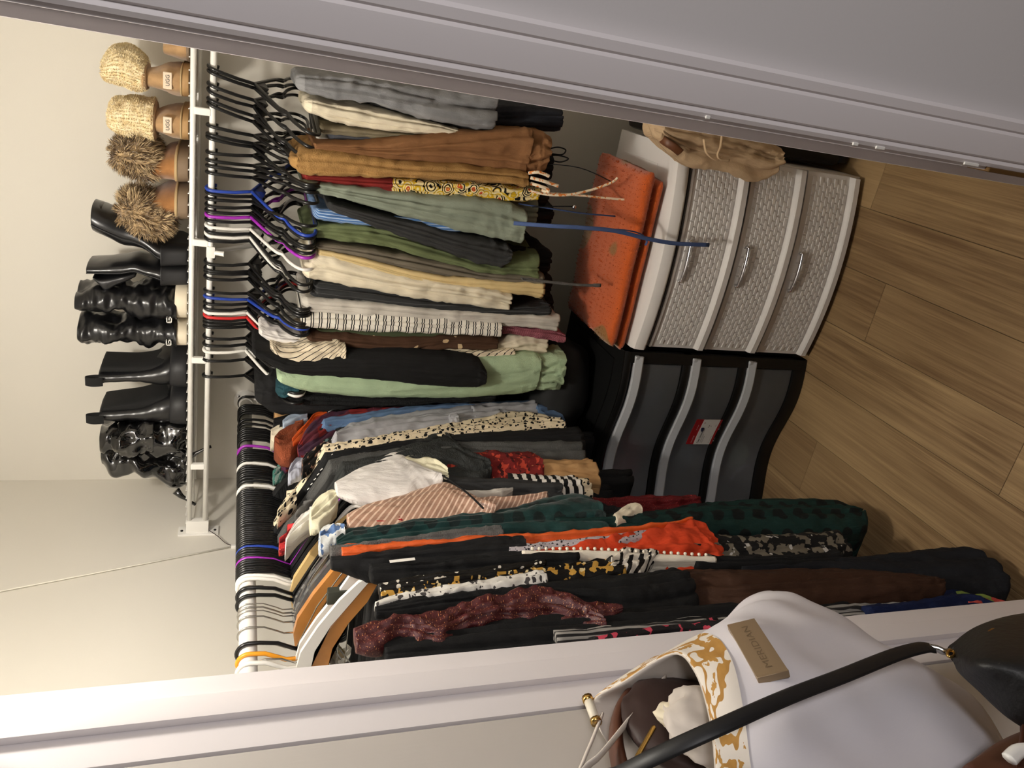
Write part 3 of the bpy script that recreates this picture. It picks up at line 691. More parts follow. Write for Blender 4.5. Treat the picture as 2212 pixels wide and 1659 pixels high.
# slouchy black boots on cream soles with a square G badge
def slouch_boot(label, y0, y1, st, badge, seed):
    e, o = boot('slouch_boot', label, (y0+y1)/2, 'slouchy black boots on cream soles')
    loft('sole', M['cream_sole'], [(413, y0+1, y1-1, 2.068, 0.26), (405, y0, y1, 2.064, 0.265), (385, y0-1, y1, 2.064, 0.262), (377, y0+1, y1-1, 2.068, 0.258)], e, o, p=0.7)
    loft('shaft', M['black_leather'], st, e, o, amp=0.013, freq=15, seed=seed, sub=7, n=44, aniso=(0.8, 0.8, 1.5), open_top=0.03)
    bp = px(badge[0], badge[1], 1, 2.060); bm = bmesh.new()
    def bar(x0, x1, z0, z1): bx(bm, bp.x+x0, bp.x+x1, bp.y-0.006, bp.y+0.006, bp.z+z0, bp.z+z1)
    bar(-0.008, 0.006, 0.005, 0.007); bar(-0.008, -0.006, -0.006, 0.007); bar(-0.008, 0.008, -0.006, -0.004); bar(0.006, 0.008, -0.006, 0.001); bar(0.000, 0.008, -0.0005, 0.0015)
    bmesh.ops.translate(bm, verts=bm.verts, vec=-o); tag(fin(bm, 'letter_badge', M['white_plastic'], e), 'white square letter G badge')
slouch_boot('slouchy black boot on a cream sole beside the block-heel boots', 622, 703, [(381, 634, 703, 2.066, 0.25), (362, 628, 704, 2.062, 0.235), (335, 626, 703, 2.064, 0.19), (305, 630, 701, 2.066, 0.16), (278, 632, 694, 2.068, 0.145), (262, 628, 686, 2.068, 0.14), (240, 632, 684, 2.07, 0.135), (215, 630, 683, 2.07, 0.135), (185, 630, 681, 2.07, 0.135), (160, 637, 682, 2.072, 0.13)], (366, 690), 1)
slouch_boot('slouchy black boot on a cream sole beside the pull-tab boots', 704, 760, [(381, 702, 762, 2.066, 0.25), (362, 698, 763, 2.062, 0.235), (335, 698, 763, 2.064, 0.19), (305, 697, 763, 2.066, 0.16), (280, 697, 754, 2.068, 0.145), (262, 700, 748, 2.068, 0.14), (240, 702, 752, 2.07, 0.135), (212, 696, 756, 2.07, 0.135), (185, 696, 754, 2.07, 0.135), (166, 701, 750, 2.072, 0.13)], (365, 739), 5)

# chelsea boots with pull tabs
def chelsea(label, y0, y1, st, el, tab, seed):
    e, o = boot('chelsea_boot', label, (y0+y1)/2, 'black pull-tab boots')
    loft('rubber_foot', M['black_rubber'], [(413, y0+2, y1-2, 2.070, 0.26), (400, y0-1, y1+1, 2.064, 0.266), (382, y0, y1, 2.064, 0.258), (371, y0+3, y1-3, 2.068, 0.24), (366, y0+5, y1-5, 2.072, 0.23)], e, o, p=0.75)
    loft('shaft', M['black_leather'], st, e, o, amp=0.003, freq=16, seed=seed, sub=6, p=0.85, open_top=0.02)
    loft('elastic_gore', M['elastic'], el, e, o, p=0.6)
    a = px(tab[0]+10, (tab[1]+tab[2])/2, 1, 2.072); b = px(tab[0]-28, (tab[1]+tab[2])/2, 1, 2.074); hw = abs(px(tab[0], tab[1], 1, 2.07).x-px(tab[0], tab[2], 1, 2.07).x)/2
    path = [a, a.lerp(b, 0.55)+Vector((0,-0.004,0)), b+Vector((0,0.004,0)), b+Vector((0,0.012,-0.002)), a.lerp(b, 0.6)+Vector((0,0.018,0)), a+Vector((0,0.02,0))]
    bm = bmesh.new(); rr = []
    pts = catmull([tuple(v) for v in path], 4)
    for q in pts: rr.append([Vector(q)+Vector((dx, dy, 0))-o for dx, dy in ((-hw, -0.0012), (hw, -0.0012), (hw, 0.0012), (-hw, 0.0012))])
    rings_mesh(bm, rr); fin(bm, 'pull_tab', M['elastic'], e, angle=40)
chelsea('black pull-tab boot beside the slouchy boots', 770, 854, [(370, 774, 850, 2.074, 0.23), (352, 784, 848, 2.072, 0.20), (330, 793, 842, 2.076, 0.16), (305, 800, 836, 2.08, 0.14), (270, 804, 834, 2.082, 0.13), (235, 806, 835, 2.082, 0.13), (212, 807, 836, 2.084, 0.128)], [(365, 775, 800, 2.10, 0.14), (340, 784, 806, 2.094, 0.12), (300, 790, 808, 2.092, 0.11), (250, 790, 808, 2.092, 0.11), (218, 789, 808, 2.092, 0.11)], (212, 816, 834), 2)
chelsea('black pull-tab boot beside the crumpled patent boots', 851, 936, [(370, 856, 932, 2.074, 0.23), (352, 862, 930, 2.072, 0.20), (330, 870, 924, 2.076, 0.16), (305, 878, 919, 2.08, 0.14), (270, 884, 918, 2.082, 0.13), (235, 886, 918, 2.082, 0.13), (214, 888, 918, 2.084, 0.128)], [(365, 852, 880, 2.10, 0.14), (340, 856, 886, 2.094, 0.12), (300, 866, 890, 2.092, 0.11), (250, 874, 892, 2.092, 0.11), (218, 880, 892, 2.092, 0.11)], (214, 898, 915), 6)

# folded patent thigh boots with stiletto heels dropping through the wires
def patent(label, st, heel, seed, extra):
    e, o = boot('patent_boot', label, st[0][1]*0.5+st[0][2]*0.5, 'glossy patent boots')
    sh = loft('folded_shaft', M['patent'], st, e, o, amp=0.027, freq=8.5, seed=seed, sub=8, n=56, aniso=(1, 1, 1.2))
    for ex in extra: loft('fold', M['patent'], ex, e, o, amp=0.016, freq=19, seed=seed+3, sub=7, n=40)
    bm = bmesh.new(); hp = [px(x, y, 1, yy) for x, y, yy in heel]; tube(bm, [q-o for q in hp], [0.012, 0.0075, 0.0048, 0.0042, 0.0050], 10)
    fin(bm, 'stiletto_heel', M['patent'], e, smooth=True)
patent('glossy black patent boot folded against the pull-tab boot', [(412, 922, 1000, 2.075, 0.16), (380, 918, 1010, 2.062, 0.20), (340, 918, 1014, 2.060, 0.20), (300, 918, 1014, 2.062, 0.19), (262, 922, 1008, 2.064, 0.17), (235, 925, 996, 2.07, 0.15), (216, 935, 985, 2.08, 0.10)], [(398, 990, 2.07), (415, 984, 2.065), (430, 976, 2.065), (446, 968, 2.064), (456, 964, 2.064)], 3, [[(330, 930, 990, 2.040, 0.10), (300, 934, 996, 2.036, 0.10), (262, 938, 990, 2.036, 0.10), (240, 945, 975, 2.05, 0.08)]])
patent('glossy black patent boot lying crumpled at the left end of the shelf', [(412, 990, 1072, 2.090, 0.16), (392, 985, 1079, 2.075, 0.19), (370, 985, 1078, 2.066, 0.20), (345, 985, 1064, 2.064, 0.20), (325, 985, 1050, 2.064, 0.19), (300, 985, 1030, 2.066, 0.17), (270, 980, 1036, 2.066, 0.17), (240, 975, 1035, 2.07, 0.15), (218, 970, 1015, 2.08, 0.11)], [(380, 1060, 2.066), (392, 1072, 2.062), (402, 1078, 2.062), (412, 1084, 2.062), (422, 1090, 2.062)], 8, [])
# boot half hidden behind the door frame
e, o = boot('ankle_boot', 'brown ankle boot half hidden behind the door frame on the shelf', 112, None)
loft('upper', M['suede_tan'], [(412, 70, 138, 2.09, 0.22), (395, 72, 136, 2.085, 0.20), (375, 80, 128, 2.09, 0.16), (352, 90, 118, 2.10, 0.12)], e, o, amp=0.003, freq=18, seed=4)
loft('sole', M['sole_grey'], [(414, 66, 140, 2.085, 0.24), (405, 66, 140, 2.083, 0.24), (402, 70, 138, 2.086, 0.23)], e, o, p=0.75)
# ================================================================== hangers
def hanger_meshes(kind, R, zc, m):
    """hook and frame meshes; origin at the centre of the bar it hangs on"""
    tr_ = 0.0042
    arc = [(R*math.cos(a), zc+R*math.sin(a)) for a in [math.radians(d) for d in range(205, -1, -15)]]
    hook = [(x, z) for x, z in arc] + [(R*0.98, zc-0.018), (R*0.80, -0.055), (R*0.25, -0.082), (0.0, -0.098)]
    bm = bmesh.new(); tube(bm, [Vector((x, 0, z)) for x, z in hook], [tr_*1.15 if i < 3 else tr_ for i in range(len(hook))], 8)
    bmesh.ops.recalc_face_normals(bm, faces=bm.faces)
    h = bpy.data.meshes.new('hook'); bm.to_mesh(h); bm.free()
    bm = bmesh.new()
    side = [(0.0, -0.094), (0.03, -0.108), (0.085, -0.134), (0.125, -0.156), (0.135, -0.170), (0.165, -0.180), (0.196, -0.198), (0.208, -0.214), (0.204, -0.230), (0.188, -0.238), (0.15, -0.239), (0.0, -0.239)]
    loop = side + [(-x, z) for x, z in side[::-1]][1:-1]
    pts = [Vector((x, 0, z)) for x, z in catmull([(x, z) for x, z in loop] + [loop[0]], 3)]
    tube(bm, pts, tr_, 8, False)
    for s in (-1, 1):   # strap notch hooks and the web at the neck
        tube(bm, [Vector((s*0.108, 0, -0.148)), Vector((s*0.118, 0, -0.166)), Vector((s*0.132, 0, -0.170))], 0.003, 6)
        vs = [bm.verts.new((s*x, y, z)) for y in (-0.0012, 0.0012) for x, z in ((0.0, -0.096), (0.045, -0.117), (0.0, -0.128))]
        for f in ((0,1,2), (5,4,3), (0,3,4,1), (1,4,5,2)): bm.faces.new([vs[i] for i in f])
    bmesh.ops.recalc_face_normals(bm, faces=bm.faces)
    f = bpy.data.meshes.new('frame'); bm.to_mesh(f); bm.free()
    for me in (h, f):
        me.materials.append(m); me.polygons.foreach_set('use_smooth', [True]*len(me.polygons))
    return h, f
HM = {}
def place_hanger(kind, mname, loc, rz, tilt, label, group):
    key = (kind, mname)
    if key not in HM:
        HM[key] = hanger_meshes(kind, 0.0165 if kind == 'rail' else 0.0245, 0.0115-0.0165 if kind == 'rail' else 0.0215-0.0245, M[mname])
    e = tag(empty('clothes_hanger', loc, (tilt, 0, rz)), label, 'hanger', group)
    for nm, me in zip(('hook', 'frame'), HM[key]):
        o = bpy.data.objects.new(nm, me); COL.objects.link(o); o.parent = e
    return e
CN = {'k': 'black', 'w': 'white', 'b': 'blue', 'p': 'purple', 'r': 'red'}
rnd = random.Random(5)
RAILH = [(152,'k'),(162,'k'),(189,'k'),(202,'k'),(222,'k'),(232,'k'),(277,'k'),(296,'k'),(302,'k'),(333,'k'),(351,'k'),(363,'k'),(377,'k'),(411,'b'),(419,'k'),(433,'k'),(446,'k'),(458,'k'),(467,'p'),(478,'k'),(490,'w'),(500,'k'),(507,'w'),(517,'k'),(568,'k'),(583,'k'),(589,'k'),(600,'k'),(630,'k'),(643,'b'),(656,'k'),(666,'k'),(674,'w'),(682,'r'),(690,'k'),(697,'k'),(706,'k'),(728,'k'),(744,'k'),(757,'w'),(777,'k'),(812,'k')]
RL = {411: 'blue plastic hanger on the shelf rail near the sage trousers', 467: 'bright purple plastic hanger on the shelf rail', 490: 'white plastic hanger on the shelf rail, nearest the purple one', 507: 'white plastic hanger on the shelf rail, nearest the support brace clip', 643: 'blue plastic hanger on the shelf rail near the red one', 674: 'white plastic hanger on the shelf rail touching the red one', 682: 'red plastic hanger on the shelf rail', 757: 'white plastic hanger near the left end of the shelf rail', 812: 'black plastic hanger at the left end of the hangers on the shelf rail', 152: 'black plastic hanger at the right end of the shelf rail beside the door frame'}
for y, c in RAILH:
    p = px(500, y, 1, YS-0.004)
    yaw = -13 if y < 240 else (-2 if y < 400 else (-7 if y < 480 else (-15 if y < 520 else (-9 if y < 610 else -5))))
    yaw += rnd.uniform(-7, 7)
    if y == 812: yaw = 4
    if c == 'k': nbr = globals().get('nbr', 0)+1
    lb = RL.get(y, '%s black plastic hanger from the door frame on the shelf rail' % ordinal(globals().get('nbr', 1)))
    place_hanger('rail', {'k':'black_plastic','w':'white_plastic','b':'blue_plastic','p':'purple_plastic','r':'red_plastic'}[c], (p.x, YS-0.002, ZB), math.radians(-90+yaw), (-0.26 if y < 240 else (-0.10 if y < 310 else 0.0))+rnd.uniform(-0.03, 0.03), lb, 'black hangers on the shelf rail' if c == 'k' else None)
# rod hangers, positions read along the rod
z1_ = [235, 325, 343, 360, 378, 400, 470, 510, 562, 580, 600, 622, 642, 664, 735, 780, 798, 818, 838, 858, 880, 910, 942, 962, 984, 1008, 1030, 1054, 1084, 1135] + list(range(1178, 1735, 20))
ROD = [(820+z/4.608, 'k') for z in z1_] + [(1120+z/4.608, 'k') for z in list(range(365, 640, 23)) + [655, 690, 782, 862, 1345]]
spec = {735: 'p', 910: 'w', 1135: 'w'}
ROD = [(y, spec.get(round((y-820)*4.608), c)) for y, c in ROD]
ROD2 = []
for y, c in ROD:
    zz = round((y-1120)*4.608)
    if y > 1180 and 355 < zz < 375: c = 'b'
    if y > 1180 and 470 < zz < 492: c = 'p'
    if y > 1240 and zz in (655, 690): c = 'w'
    ROD2.append((y, c))
lab_rod = {('p', 0): 'purple plastic hanger at the far part of the rod near the corner', ('w', 0): 'off-white plastic hanger on the far part of the rod past the purple one', ('w', 1): 'thick white plastic hanger in the middle of the packed rod', ('b', 0): 'blue plastic hanger on the left rod among black ones', ('p', 1): 'purple plastic hanger on the near part of the left rod', ('w', 2): 'white plastic hanger on the near part of the rod, farther of two', ('w', 3): 'white plastic hanger on the near part of the rod, nearer of two'}
cnt = {}
for y, c in ROD2:
    p = px(535, y, 0, RX)
    if c == 'k':
        cnt['k'] = cnt.get('k', 0)+1; lb, g = '%s black plastic hanger from the corner on the left rod' % ordinal(cnt['k']), 'black hangers on the left rod'
    else:
        lb = lab_rod[(c, cnt.get(c, 0))]; g = None; cnt[c] = cnt.get(c, 0)+1
    place_hanger('rod', {'k':'black_plastic','w':'white_plastic','b':'blue_plastic','p':'purple_plastic','r':'red_plastic'}[c], (RX, p.y, RZ), math.radians(rnd.uniform(-4, 4)), rnd.uniform(-0.05, 0.05), lb, g)

# thin steel wire hangers on the near part of the rod
def wire_hanger(yimg, label):
    p = px(535, yimg, 0, RX); e = tag(empty('wire_hanger', (RX, p.y, RZ), (0, 0, math.radians(rnd.uniform(-4, 4)))), label, 'hanger', 'steel wire hangers')
    R = 0.021; arc = [(R*math.cos(a), -0.002+R*math.sin(a)) for a in [math.radians(d) for d in range(210, -1, -15)]]
    tube_obj('hook', M['steel_wire'], [Vector((x, 0, z)) for x, z in arc+[(R*0.9, -0.03), (0.008, -0.055), (0.0, -0.07), (0, -0.095)]], 0.0013, 6, e)
    tube_obj('frame', M['steel_wire'], [Vector((x, 0, z)) for x, z in ((0, -0.093), (0.10, -0.125), (0.195, -0.175), (0.205, -0.185), (0.195, -0.192), (0, -0.192), (-0.195, -0.192), (-0.205, -0.185), (-0.195, -0.175), (-0.10, -0.125), (0, -0.093))], 0.0013, 6, e)
for i, yy in enumerate((1322, 1337, 1406)):
    wire_hanger(yy, '%s thin steel wire hanger from the corner on the bare near part of the rod' % ordinal(i+1))
# bulky hangers near the door jamb: wooden, white and clear crystal ones
def flat_hanger(name, label, yimg, mat, wtip, thick, height, rz=0.0, zoff=0.0, hookm='steel_wire', curve=0.0):
    p = px(535, yimg, 0, RX); e = tag(empty(name, (RX, p.y, RZ+zoff), (0, 0, rz)), label, 'hanger')
    R = 0.022; arc = [(R*math.cos(a), -0.002+R*math.sin(a)) for a in [math.radians(d) for d in range(210, -1, -15)]]
    tube_obj('hook', M[hookm], [Vector((x, 0, z)) for x, z in arc+[(R*0.9, -0.03), (0.008, -0.055), (0.0, -0.07), (0, -0.10)]], 0.0019 if hookm == 'steel_wire' else 0.0045, 8, e)
    bm = bmesh.new()
    up = [(0.0, -0.088), (0.04, -0.094), (0.10, -0.122), (0.16, -0.158), (wtip, -0.190), (wtip+0.008, -0.202)]
    lo = [(wtip+0.004, -0.202-height*0.8), (0.15, -0.166-height), (0.10, -0.134-height), (0.04, -0.108-height), (0.0, -0.104-height)]
    half = up+lo; outl = half + [(-x, z) for x, z in half[::-1]][1:-1]
    fr = [bm.verts.new((x, -thick-curve*abs(x), z)) for x, z in outl]; bk = [bm.verts.new((x, thick-curve*abs(x), z)) for x, z in outl]
    n_ = len(outl); bm.faces.new(fr); bm.faces.new(bk[::-1])
    for i in range(n_): bm.faces.new((fr[i], bk[i], bk[(i+1)%n_], fr[(i+1)%n_]))
    bmesh.ops.triangulate(bm, faces=[f for f in bm.faces if len(f.verts) > 4])
    fin(bm, 'shoulder_board', mat, e, angle=35)
    return e
M['crystal'] = NT('clear_crystal_plastic').m
_t = M['crystal'].node_tree.nodes['Principled BSDF']; _t.inputs['Transmission Weight'].default_value = 0.9; _t.inputs['Roughness'].default_value = 0.06; _t.inputs['IOR'].default_value = 1.45
flat_hanger('wooden_hanger', 'pale wooden hanger behind the clear crystal hangers', 1284, M['pale_wood'], 0.19, 0.006, 0.03)
flat_hanger('crystal_hanger', 'clear faceted plastic hanger, the farther of two', 1330, M['crystal'], 0.195, 0.005, 0.055)
flat_hanger('crystal_hanger', 'clear faceted plastic hanger, the nearer of two', 1350, M['crystal'], 0.20, 0.005, 0.055)
flat_hanger('wooden_hanger', 'varnished wooden hanger behind the broad white hanger', 1374, M['wood_hanger'], 0.19, 0.007, 0.022)
wh = flat_hanger('wide_hanger', 'broad flat white plastic hanger with a yellow hook and dark strap', 1432, M['white_plastic'], 0.225, 0.004, 0.036, hookm='yellow_plastic')
bm = bmesh.new(); bx(bm, 0.135, 0.165, -0.0085, 0.0085, -0.215, -0.138, 0.003, 2); fin(bm, 'strap_band', plain('olive_band', (52, 54, 44), 0.8), wh, angle=40)
flat_hanger('wooden_hanger', 'varnished wooden hanger nearest the left door jamb', 1447, M['wood_hanger'], 0.235, 0.006, 0.016, zoff=-0.03)
flat_hanger('plastic_hanger', 'thin white hanger at the near end of the rod', 1452, M['white_plastic'], 0.20, 0.004, 0.012, hookm='white_plastic')

# ================================================================== fabrics
def fabric(name, rgb, rough=0.85, var=0.10, sheen=0.0, weave=0.25, wscale=900, pattern=None, spec=0.3, wrinkle=0.8):
    t = NT(name); c = lin(rgb); uv = t.uv(); t.set(Roughness=rough, Sheen_Weight=sheen); t.b.inputs['Specular IOR Level'].default_value = spec
    n1 = t.noise(uv, 16, 3); base = t.mix(t.ramp(n1, 0.3, 0.7), tuple(k*(1-var) for k in c), tuple(min(1, k*(1+var)) for k in c))
    if pattern: base = pattern(t, uv, base)
    t.color(base); n2 = t.noise(uv, wscale, 2)
    n3 = t.noise(t.map(uv, (30, 9, 1), rot=(0, 0, 0.25)), 1.0, 5, 0.55); hgt = t.math('ADD', t.math('MULTIPLY', n2, 0.07*weave/0.25), t.math('MULTIPLY', n3, wrinkle)); t.bump(hgt, 0.8, 0.012)
    return t.m
def stripes(period, duty, col, axis=1, double=False, slant=0.0, wob=0.0):
    def f(t, uv, base):
        s = t.xyz(uv); v = s[axis]
        if slant: v = t.math('ADD', v, t.math('MULTIPLY', s[1-axis], slant))
        if wob: v = t.math('ADD', v, t.math('MULTIPLY', t.noise(uv, 12, 2), wob))
        q = t.math('FRACT', t.math('MULTIPLY', v, 1/period)); k = t.math('LESS_THAN', q, duty)
        if double:
            k2 = t.math('MULTIPLY', t.math('GREATER_THAN', q, duty*2.2), t.math('LESS_THAN', q, duty*3.2)); k = t.math('MAXIMUM', k, k2)
        return t.mix(k, base, lin(col))
    return f
def spots(scale, thr, col, warp=0.004, aniso=(1,1,1)):
    def f(t, uv, base):
        v = t.map(uv, aniso); w = t.n('ShaderNodeVectorMath', operation='ADD'); t.l(v, w.inputs[0])
        nz = t.n('ShaderNodeTexNoise'); t.l(v, nz.inputs['Vector']); nz.inputs['Scale'].default_value = 60
        sc2 = t.n('ShaderNodeVectorMath', operation='SCALE'); t.l(nz.outputs['Color'], sc2.inputs[0]); sc2.inputs['Scale'].default_value = warp; t.l(sc2.outputs[0], w.inputs[1])
        d = t.voro(w.outputs[0], scale); sz = t.math('MULTIPLY', t.xyz(d.outputs['Color'])[0], thr)
        return t.mix(t.math('LESS_THAN', d.outputs['Distance'], t.math('ADD', sz, thr*0.35)), base, lin(col))
    return f
def dots(period, rad, col):
    def f(t, uv, base):
        d = t.voro(uv, 1/period, rnd=0.0)
        return t.mix(t.math('LESS_THAN', d.outputs['Distance'], rad), base, lin(col))
    return f
def plaid(period, a, b):
    def f(t, uv, base):
        s = t.xyz(uv)
        k1 = t.math('LESS_THAN', t.math('FRACT', t.math('MULTIPLY', s[0], 1/period)), 0.45); k2 = t.math('LESS_THAN', t.math('FRACT', t.math('MULTIPLY', s[1], 1/period)), 0.45)
        c = t.mix(t.math('MULTIPLY', k1, 0.75), base, lin(a)); return t.mix(t.math('MULTIPLY', k2, 0.6), c, lin(b))
    return f
def camo(scale, cols, thr=(0.45, 0.58)):
    def f(t, uv, base):
        c = base
        for i, (col, th) in enumerate(zip(cols, thr)):
            k = t.math('GREATER_THAN', t.noise(t.map(uv, (1,1,1), loc=(i*3.1, i*1.7, 0)), scale*(1+0.3*i), 2), th); c = t.mix(k, c, lin(col))
        return c
    return f
def paisley(t, uv, base):
    d = t.voro(uv, 40); s = t.math('FRACT', t.math('MULTIPLY', d.outputs['Distance'], 5.0)); rn = t.xyz(d.outputs['Color'])[0]
    v = t.xyz(uv)[1]; zone = t.math('LESS_THAN', v, 1.30)
    c = t.mix(t.math('GREATER_THAN', s, 0.5), lin((244, 226, 172)), lin((226, 186, 40))); c = t.mix(t.math('GREATER_THAN', t.math('MULTIPLY', s, rn), 0.42), c, lin((20, 16, 14)))
    c = t.mix(t.math('LESS_THAN', d.outputs['Distance'], 0.20), c, lin((206, 84, 40))); c = t.mix(t.math('LESS_THAN', d.outputs['Distance'], 0.08), c, lin((236, 200, 60)))
    return t.mix(zone, base, c)
def sparkle(col):
    def f(t, uv, base):
        n_ = t.noise(uv, 420, 1); return t.mix(t.math('GREATER_THAN', n_, 0.67), base, lin(col))
    return f
def cells(scale, line, col):
    def f(t, uv, base):
        d = t.voro(uv, scale, 'DISTANCE_TO_EDGE'); return t.mix(t.math('LESS_THAN', d.outputs['Distance'], line), base, lin(col))
    return f
def knit(per):
    def f(t, uv, base):
        s = t.xyz(uv); k = t.math('FRACT', t.math('MULTIPLY', t.math('ADD', s[1], t.math('MULTIPLY', t.math('PINGPONG', s[0], per), 1.0)), 1/per))
        c = t.n('ShaderNodeMix'); c.data_type = 'RGBA'; c.blend_type = 'MULTIPLY'; c.inputs[0].default_value = 0.5
        t.l(base, c.inputs[6]); r = t.n('ShaderNodeCombineColor'); 
        for i in range(3): t.l(k, r.inputs[i])
        t.l(r.outputs[0], c.inputs[7]); return c.outputs[2]
    return f
FB = {}
def fb(key, *a, **k):
    FB[key] = fabric('fabric_'+key, *a, **k)
fb('black', (17, 17, 18)); fb('black2', (24, 24, 25)); fb('black_fleece', (16, 17, 18), weave=1.0, wscale=260)
fb('charcoal', (50, 50, 50)); fb('charcoal2', (44, 45, 46), pattern=stripes(0.012, 0.12, (74, 74, 76), 0)); fb('ink_jeans', (34, 36, 44), var=0.3)
fb('grey_denim', (134, 134, 136), var=0.22, weave=0.5); fb('cream', (226, 215, 190)); fb('white', (232, 228, 222), rough=0.6); fb('ivory', (232, 226, 196))
fb('taupe', (126, 116, 94)); fb('taupe2', (112, 104, 90)); fb('slate', (74, 76, 84), var=0.3); fb('brown', (132, 92, 58)); fb('mustard', (160, 122, 72), weave=0.6, wscale=300)
fb('paisley', (122, 34, 30), pattern=paisley); fb('sage', (136, 144, 128)); fb('blue', (80, 120, 176), pattern=stripes(0.006, 0.35, (170, 190, 214), 0)); fb('blue_strap', (66, 84, 128))
fb('olive', (102, 112, 76)); fb('straw', (216, 192, 140)); fb('cream_trouser', (228, 217, 192)); fb('heather', (196, 190, 180), pattern=None, var=0.15)
fb('bw_stripe', (230, 224, 212), pattern=stripes(0.020, 0.13, (18, 18, 20), 1, double=True)); fb('pink_knit', (172, 100, 112), weave=1.0, wscale=320, pattern=knit(0.006))
fb('moss', (66, 74, 50)); fb('brown_floral', (70, 46, 30), pattern=spots(22, 0.16, (206, 180, 140), 0.01)); fb('cream_stripe', (226, 212, 186), pattern=stripes(0.013, 0.16, (30, 24, 22), 0, slant=0.5, wob=0.01))
fb('mint', (172, 194, 158), weave=0.5, wscale=500); fb('teal_fleece', (30, 66, 74), weave=1.0, wscale=260)
fb('tan', (178, 138, 92)); fb('plaid', (140, 40, 38), pattern=plaid(0.09, (40, 40, 66), (60, 40, 60))); fb('rust', (126, 62, 36), weave=1.0, wscale=300); fb('orange', (222, 94, 36), rough=0.4, spec=0.6)
fb('denim', (92, 118, 152), var=0.25); fb('grey_sweat', (170, 170, 174), rough=0.7); fb('dalmatian', (236, 220, 188), pattern=spots(92, 0.40, (16, 15, 15), 0.009, (1.3, 1, 1)))
fb('heather_dark', (78, 78, 76), weave=0.8, wscale=400, var=0.2); fb('gauze', (46, 48, 47), weave=1.0, wscale=240); fb('white_knit', (236, 231, 226), rough=0.7)
fb('red_print', (110, 26, 24), pattern=camo(50, [(180, 64, 44), (60, 14, 14)], (0.56, 0.60))); fb('bw_bold', (220, 214, 204), pattern=stripes(0.022, 0.5, (16, 16, 16), 1))
fb('satin', (180, 140, 118), rough=0.32, spec=0.7, weave=0.05, sheen=0.0, pattern=stripes(0.0145, 0.32, (236, 206, 184), 1, slant=0.75)); fb('green_velvet', (14, 52, 50), rough=0.55, sheen=0.12, var=0.35, pattern=dots(0.05, 0.30, (8, 28, 27)))
fb('green_dot', (12, 44, 40), rough=0.7, sheen=0.0, pattern=dots(0.060, 0.30, (9, 16, 16))); fb('red_glitter', (86, 14, 18), rough=0.5, pattern=sparkle((176, 60, 60)))
fb('grey_knit', (96, 94, 92), weave=0.8, wscale=500); fb('speckle', (186, 178, 182), pattern=spots(150, 0.32, (40, 38, 40), 0.01, (1.6, 1, 1))); fb('orange_crinkle', (206, 66, 30), weave=0.5, wscale=60)
fb('bead', (236, 226, 208), rough=0.4); fb('zebra', (214, 206, 192), rough=0.45, pattern=stripes(0.024, 0.42, (16, 15, 15), 1, slant=0.6, wob=0.06)); fb('leopard', (196, 150, 66), rough=0.5, pattern=camo(46, [(14, 12, 11), (236, 214, 160)], (0.44, 0.64)))
fb('chain_print', (24, 22, 20), rough=0.4, pattern=spots(95, 0.34, (232, 224, 208), 0.003, (1.0, 0.8, 1))); fb('snake', (228, 224, 216), rough=0.5, pattern=spots(90, 0.36, (70, 66, 66), 0.016)); fb('brown_dress', (54, 30, 15), rough=0.8, sheen=0.0)
fb('navy', (10, 24, 62)); fb('navy_black', (16, 17, 22)); fb('branch', (110, 102, 88), pattern=camo(34, [(16, 15, 15), (190, 186, 180)], (0.47, 0.66))); fb('grey_stripe', (150, 146, 140), pattern=stripes(0.010, 0.5, (40, 38, 38), 0, wob=0.01))
fb('floral_pink', (28, 24, 26), pattern=camo(40, [(200, 70, 90)], (0.56,))); fb('maroon', (74, 22, 26), rough=0.42, spec=0.6, pattern=sparkle((214, 150, 96))); fb('lavender', (196, 200, 214)); fb('khaki', (196, 168, 134)); fb('multi', (180, 70, 60), pattern=camo(20, [(130, 150, 70)], (0.5,)))
fb('red_paisley', (186, 48, 50), pattern=camo(60, [(120, 20, 26), (226, 130, 110)], (0.52, 0.64))); fb('blue_print', (220, 222, 220), pattern=camo(44, [(96, 124, 168)], (0.52,))); fb('pale_blue', (186, 202, 222)); fb('floral_dark', (30, 28, 28), pattern=camo(60, [(170, 130, 110), (90, 110, 110)], (0.58, 0.62)))
fb('teal_print', (60, 110, 100), pattern=camo(70, [(140, 160, 150)], (0.55,))); fb('dark_olive', (56, 60, 48))

